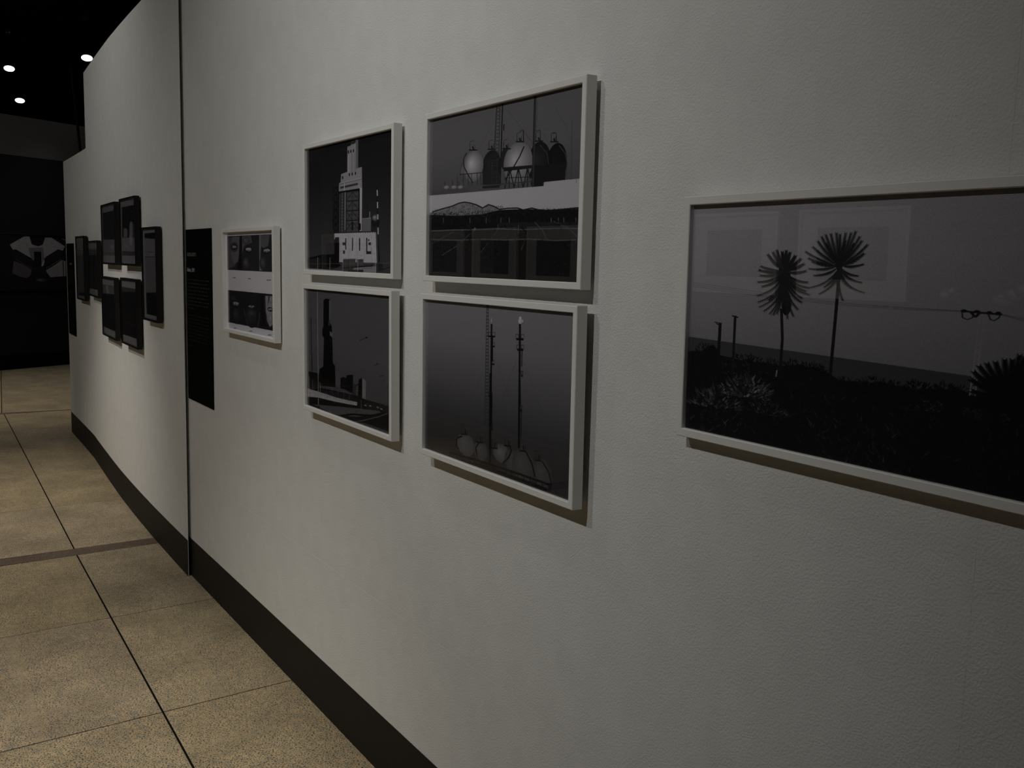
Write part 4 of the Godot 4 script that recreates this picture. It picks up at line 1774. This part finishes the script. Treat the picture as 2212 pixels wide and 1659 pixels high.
func build_floor() -> void:
	var slab := box("floor", Vector3(-7.2, -0.2, -27.2), Vector3(9.2, -0.0012, 6.2), M.grout)
	structure(slab, "speckled tan stone tile floor with dark joints")
	# three runs of tiles, each turned a little, parted by two plain brown bands
	# origin, step along a row, step to the next row away from the visitor, columns, rows
	var runs := [
		[Vector2(0.774, -5.240), Vector2(1, -0.045), Vector2(-0.0208, 1.003), range(-4, 1), range(0, 9)],
		[Vector2(0.918, -10.302), Vector2(1, -0.030), Vector2(-0.0276, 0.988), range(-4, 2), range(0, 5)],
		[Vector2(1.252, -14.226), Vector2(1, 0.05), Vector2(-0.0866, 0.958), range(-4, 3), range(-2, 4)]]
	var k := 0
	for r in runs:
		var o: Vector2 = r[0]
		for i: int in r[3]:
			for j: int in r[4]:
				var u: Vector2 = r[1]
				var v: Vector2 = r[2]
				var g := 0.0034
				var c := 0.0028
				var q := PackedVector2Array()
				for s in [[0, 0], [1, 0], [1, 1], [0, 1]]:
					q.append(o + u * (i + s[0] + (g if s[0] == 0 else -g)) + v * (j + s[1] + (c if s[1] == 0 else -c)))
				prism("tile", q, -0.02, 0.0, M.tiles[(k * 7 + i + 8) % 3], slab, 0.0012)
				k += 1
	for b in [[Vector2(0.777, -5.301), -0.036, 0.1185], [Vector2(0.919, -10.350), -0.004, 0.088]]:
		var o: Vector2 = b[0]
		var u := Vector2(1, b[1])
		var w := Vector2(0, b[2] / 2)
		prism("floor_band", PackedVector2Array([o - u * 4.2 - w, o + u * 2.0 - w, o + u * 2.0 + w, o - u * 4.2 + w]), -0.02, -0.0003, M.strip, slab, 0.001)

func build_pictures() -> void:
	var t := -PI / 2
	var w := 0.669
	var h := 0.4185
	var g := "white framed photographs on the near white partition"
	var white := [
		["framed_photograph", Vector3(1.1700, EYE - 0.0846, -0.907), 0.6, w, print_palms(), "white framed photograph of two tall palms by the sea", 0.0065],
		["framed_photograph", Vector3(1.1637, EYE + 0.1634, -1.8594), 0.16, w, print_tanks(), "white framed photograph of round gas tanks above a white wall", 0.0065],
		["framed_photograph", Vector3(1.1560, EYE - 0.2868, -1.8543), 0.45, w, print_flares(), "white framed photograph of two tall flare stacks with small flames", 0.0065],
		["framed_photograph", Vector3(1.1667, EYE + 0.1632, -2.7097), 0.14, w, print_tower(), "white framed photograph of a pale stepped industrial tower under dark sky", 0.0065],
		["framed_photograph", Vector3(1.1602, EYE - 0.2874, -2.7000), 0.5, w, print_street(), "white framed photograph of a dark plant tower beside a street with lamps", 0.0065],
		["framed_photograph", Vector3(1.1680, EYE - 0.0914, -3.6472), 0.3, 0.623, print_mouths(), "white framed photograph of six mouths in two rows beside the black text panel", 0.0105]]
	for a in white:
		var f: Vector3 = a[1]
		picture(a[0], f, t, deg_to_rad(a[2]), a[3], h, 0.0145, 0.026, a[6], WALL - f.x - 0.026, M.white_frame, a[4], a[5], g)
	var gb := "black framed photographs on the proud white partition"
	var black := [
		[Vector3(1.152, 1.457, -5.188), 0.334, 0.486, -0.36, print_fountain(), "tall black framed photograph with a white mat, nearest the proud partition's open edge"],
		[Vector3(1.162, 1.685, -5.743), 0.456, 0.381, -1.31, print_figures(), "black framed photograph of pale standing figures, upper row of the grid"],
		[Vector3(1.163, 1.229, -5.763), 0.473, 0.387, -1.31, print_hillside(), "black framed photograph of a dark hillside, lower row of the grid"],
		[Vector3(1.187, 1.682, -6.433), 0.553, 0.378, -2.47, print_child(), "black framed photograph with dark upper half and grey lower half, upper row of the grid"],
		[Vector3(1.190, 1.221, -6.500), 0.563, 0.386, -2.54, print_street_stall(), "black framed photograph of a dark street with a pale post, lower row of the grid"],
		[Vector3(1.227, 1.454, -7.229), 0.557, 0.389, -3.23, print_shoreline(), "small black framed photograph of a shoreline between the grid and a taller frame"],
		[Vector3(1.264, 1.447, -7.965), 0.426, 0.486, -1.62, print_seafront(), "tall black framed grey photograph next to the far black text panel"]]
	for a in black:
		picture("framed_photograph", a[0], deg_to_rad(a[3] - 90.0), 0.0, a[1], a[2], 0.012, 0.028, 0.004, 0.008, M.black_frame, a[4], a[5], gb)
	# pictures with broad white mats on the facing wall: the glass opposite mirrors them
	var gm := "matted pictures on the facing dark partition"
	var dark := flat(Color(0.30, 0.30, 0.31), 0.6)
	var darker := flat(Color(0.10, 0.10, 0.10), 0.6)
	var n := 0
	for z in [-3.54, -4.45, -6.45, -7.36, -8.28, -10.2, -11.05]:
		var y := 1.59 if n < 2 else 1.6
		var o := thing("matted_picture", Vector3(-2.3, y, z), ["white matted grey picture facing the partition, mirrored behind the taller palm", "white matted grey picture facing the partition, mirrored behind the shorter palm", "white matted dark picture on the facing dark partition"][mini(n, 2)], "picture", gm)
		o.rotation.y = PI / 2
		for side in 4:
			frame_rail(0.75, 0.52, 0.02, 0.025, side, M.white_frame, o)
		box("mat_board", Vector3(-0.357, -0.242, 0.006), Vector3(0.357, 0.242, 0.013), M.mat_board, o)
		box("print", Vector3(-0.24, -0.15, 0.013), Vector3(0.24, 0.15, 0.0135), dark if n < 2 else darker, o)
		box("glass", Vector3(-0.357, -0.242, 0.018), Vector3(0.357, 0.242, 0.020), M.glass, o)
		box("backing_board", Vector3(-0.357, -0.242, 0.0), Vector3(0.357, 0.242, 0.006), M.backing, o)
		n += 1

func lettering(words: String, size: float, at: Vector3, m: Material, parent: Node, bold := false) -> void:
	var font := SystemFont.new()
	font.font_names = PackedStringArray(["Droid Sans"])
	if bold:
		font.font_weight = 700
	var t := TextMesh.new()
	t.text = words
	t.font = font
	t.font_size = 64
	t.pixel_size = size / 46.0
	t.depth = 0.0006
	t.curve_step = 2.0
	t.horizontal_alignment = HORIZONTAL_ALIGNMENT_LEFT
	t.vertical_alignment = VERTICAL_ALIGNMENT_CENTER
	t.material = m
	var o := MeshInstance3D.new()
	o.name = "lettering"
	o.mesh = t
	parent.add_child(o, true)
	o.position = at

func text_print(roll: int) -> ImageTexture:
	# black panel with two paragraphs too fine to read: grey word-long marks
	var c := Canvas.new(410, 798)
	c.im.fill(Color8(13, 13, 13))
	var r := RandomNumberGenerator.new()
	r.seed = roll
	for row in 19:
		if row == 9:
			continue
		var y := 291.0 + row * 20.7
		var x := 46.0
		var stop := 850.0 if row != 8 else 330.0
		if row == 18:
			y += 14.0
			stop = 190.0
		while x < stop:
			var word := r.randf_range(20, 90)
			for k in int(word / 9.0):
				c.stroke(r.randf_range(70, 105) if row < 9 else r.randf_range(50, 80), Vector2(x + k * 9.0, y - r.randf_range(2.5, 4.5)), Vector2(x + k * 9.0 + r.randf_range(-2, 4), y + r.randf_range(1, 4)), 4.0, 4.0)
			x += word + 16.0
	return c.done(roll)

func build_text_panels() -> void:
	var y0 := EYE - 0.668
	var y1 := EYE + 0.128
	var o := thing("text_panel", Vector3(WALL, y0, -4.414), "black text panel with small white lettering beside six mouths photograph", "panel")
	o.rotation.y = -PI / 2
	var m := print_material(text_print(77), Color(1, 1, 1))
	sheet("board", Vector3(-0.208, 0, 0), Vector3(0.208, y1 - y0, 0.004), m, o)
	lettering("FATEN GADDES", 0.0165, Vector3(-0.190, EYE + 0.013 - y0, 0.0044), M.letter_grey, o)
	lettering("Gabes, 2011", 0.0165, Vector3(-0.190, EYE - 0.058 - y0, 0.0044), M.letter_white, o, true)
	var b := thing("text_panel", Vector3(1.3185, EYE - 0.672, -8.745), "black text panel on the low end partition beside a tall black frame", "panel")
	b.rotation.y = deg_to_rad(-91.27)
	sheet("board", Vector3(-0.205, 0, -0.002), Vector3(0.205, 0.762, 0.004), m, b)
	lettering("Gabes, 2011", 0.0165, Vector3(-0.03, 0.594, 0.0044), M.letter_grey, b, true)

func build_cable() -> void:
	var a := Vector3(1.347, 2.33, -8.29)
	var b := Vector3(2.027, 4.74, -13.28)
	var o := thing("rigging_cable", a, "thin black cable rising from the low white partition to the ceiling", "cable")
	tube("wire", Vector3.ZERO, b - a, 0.011, 0.011, M.black_metal, o, 8)
	tube("anchor", Vector3(0, -0.01, 0), Vector3(0, 0.02, 0), 0.02, 0.014, M.black_metal, o, 10)
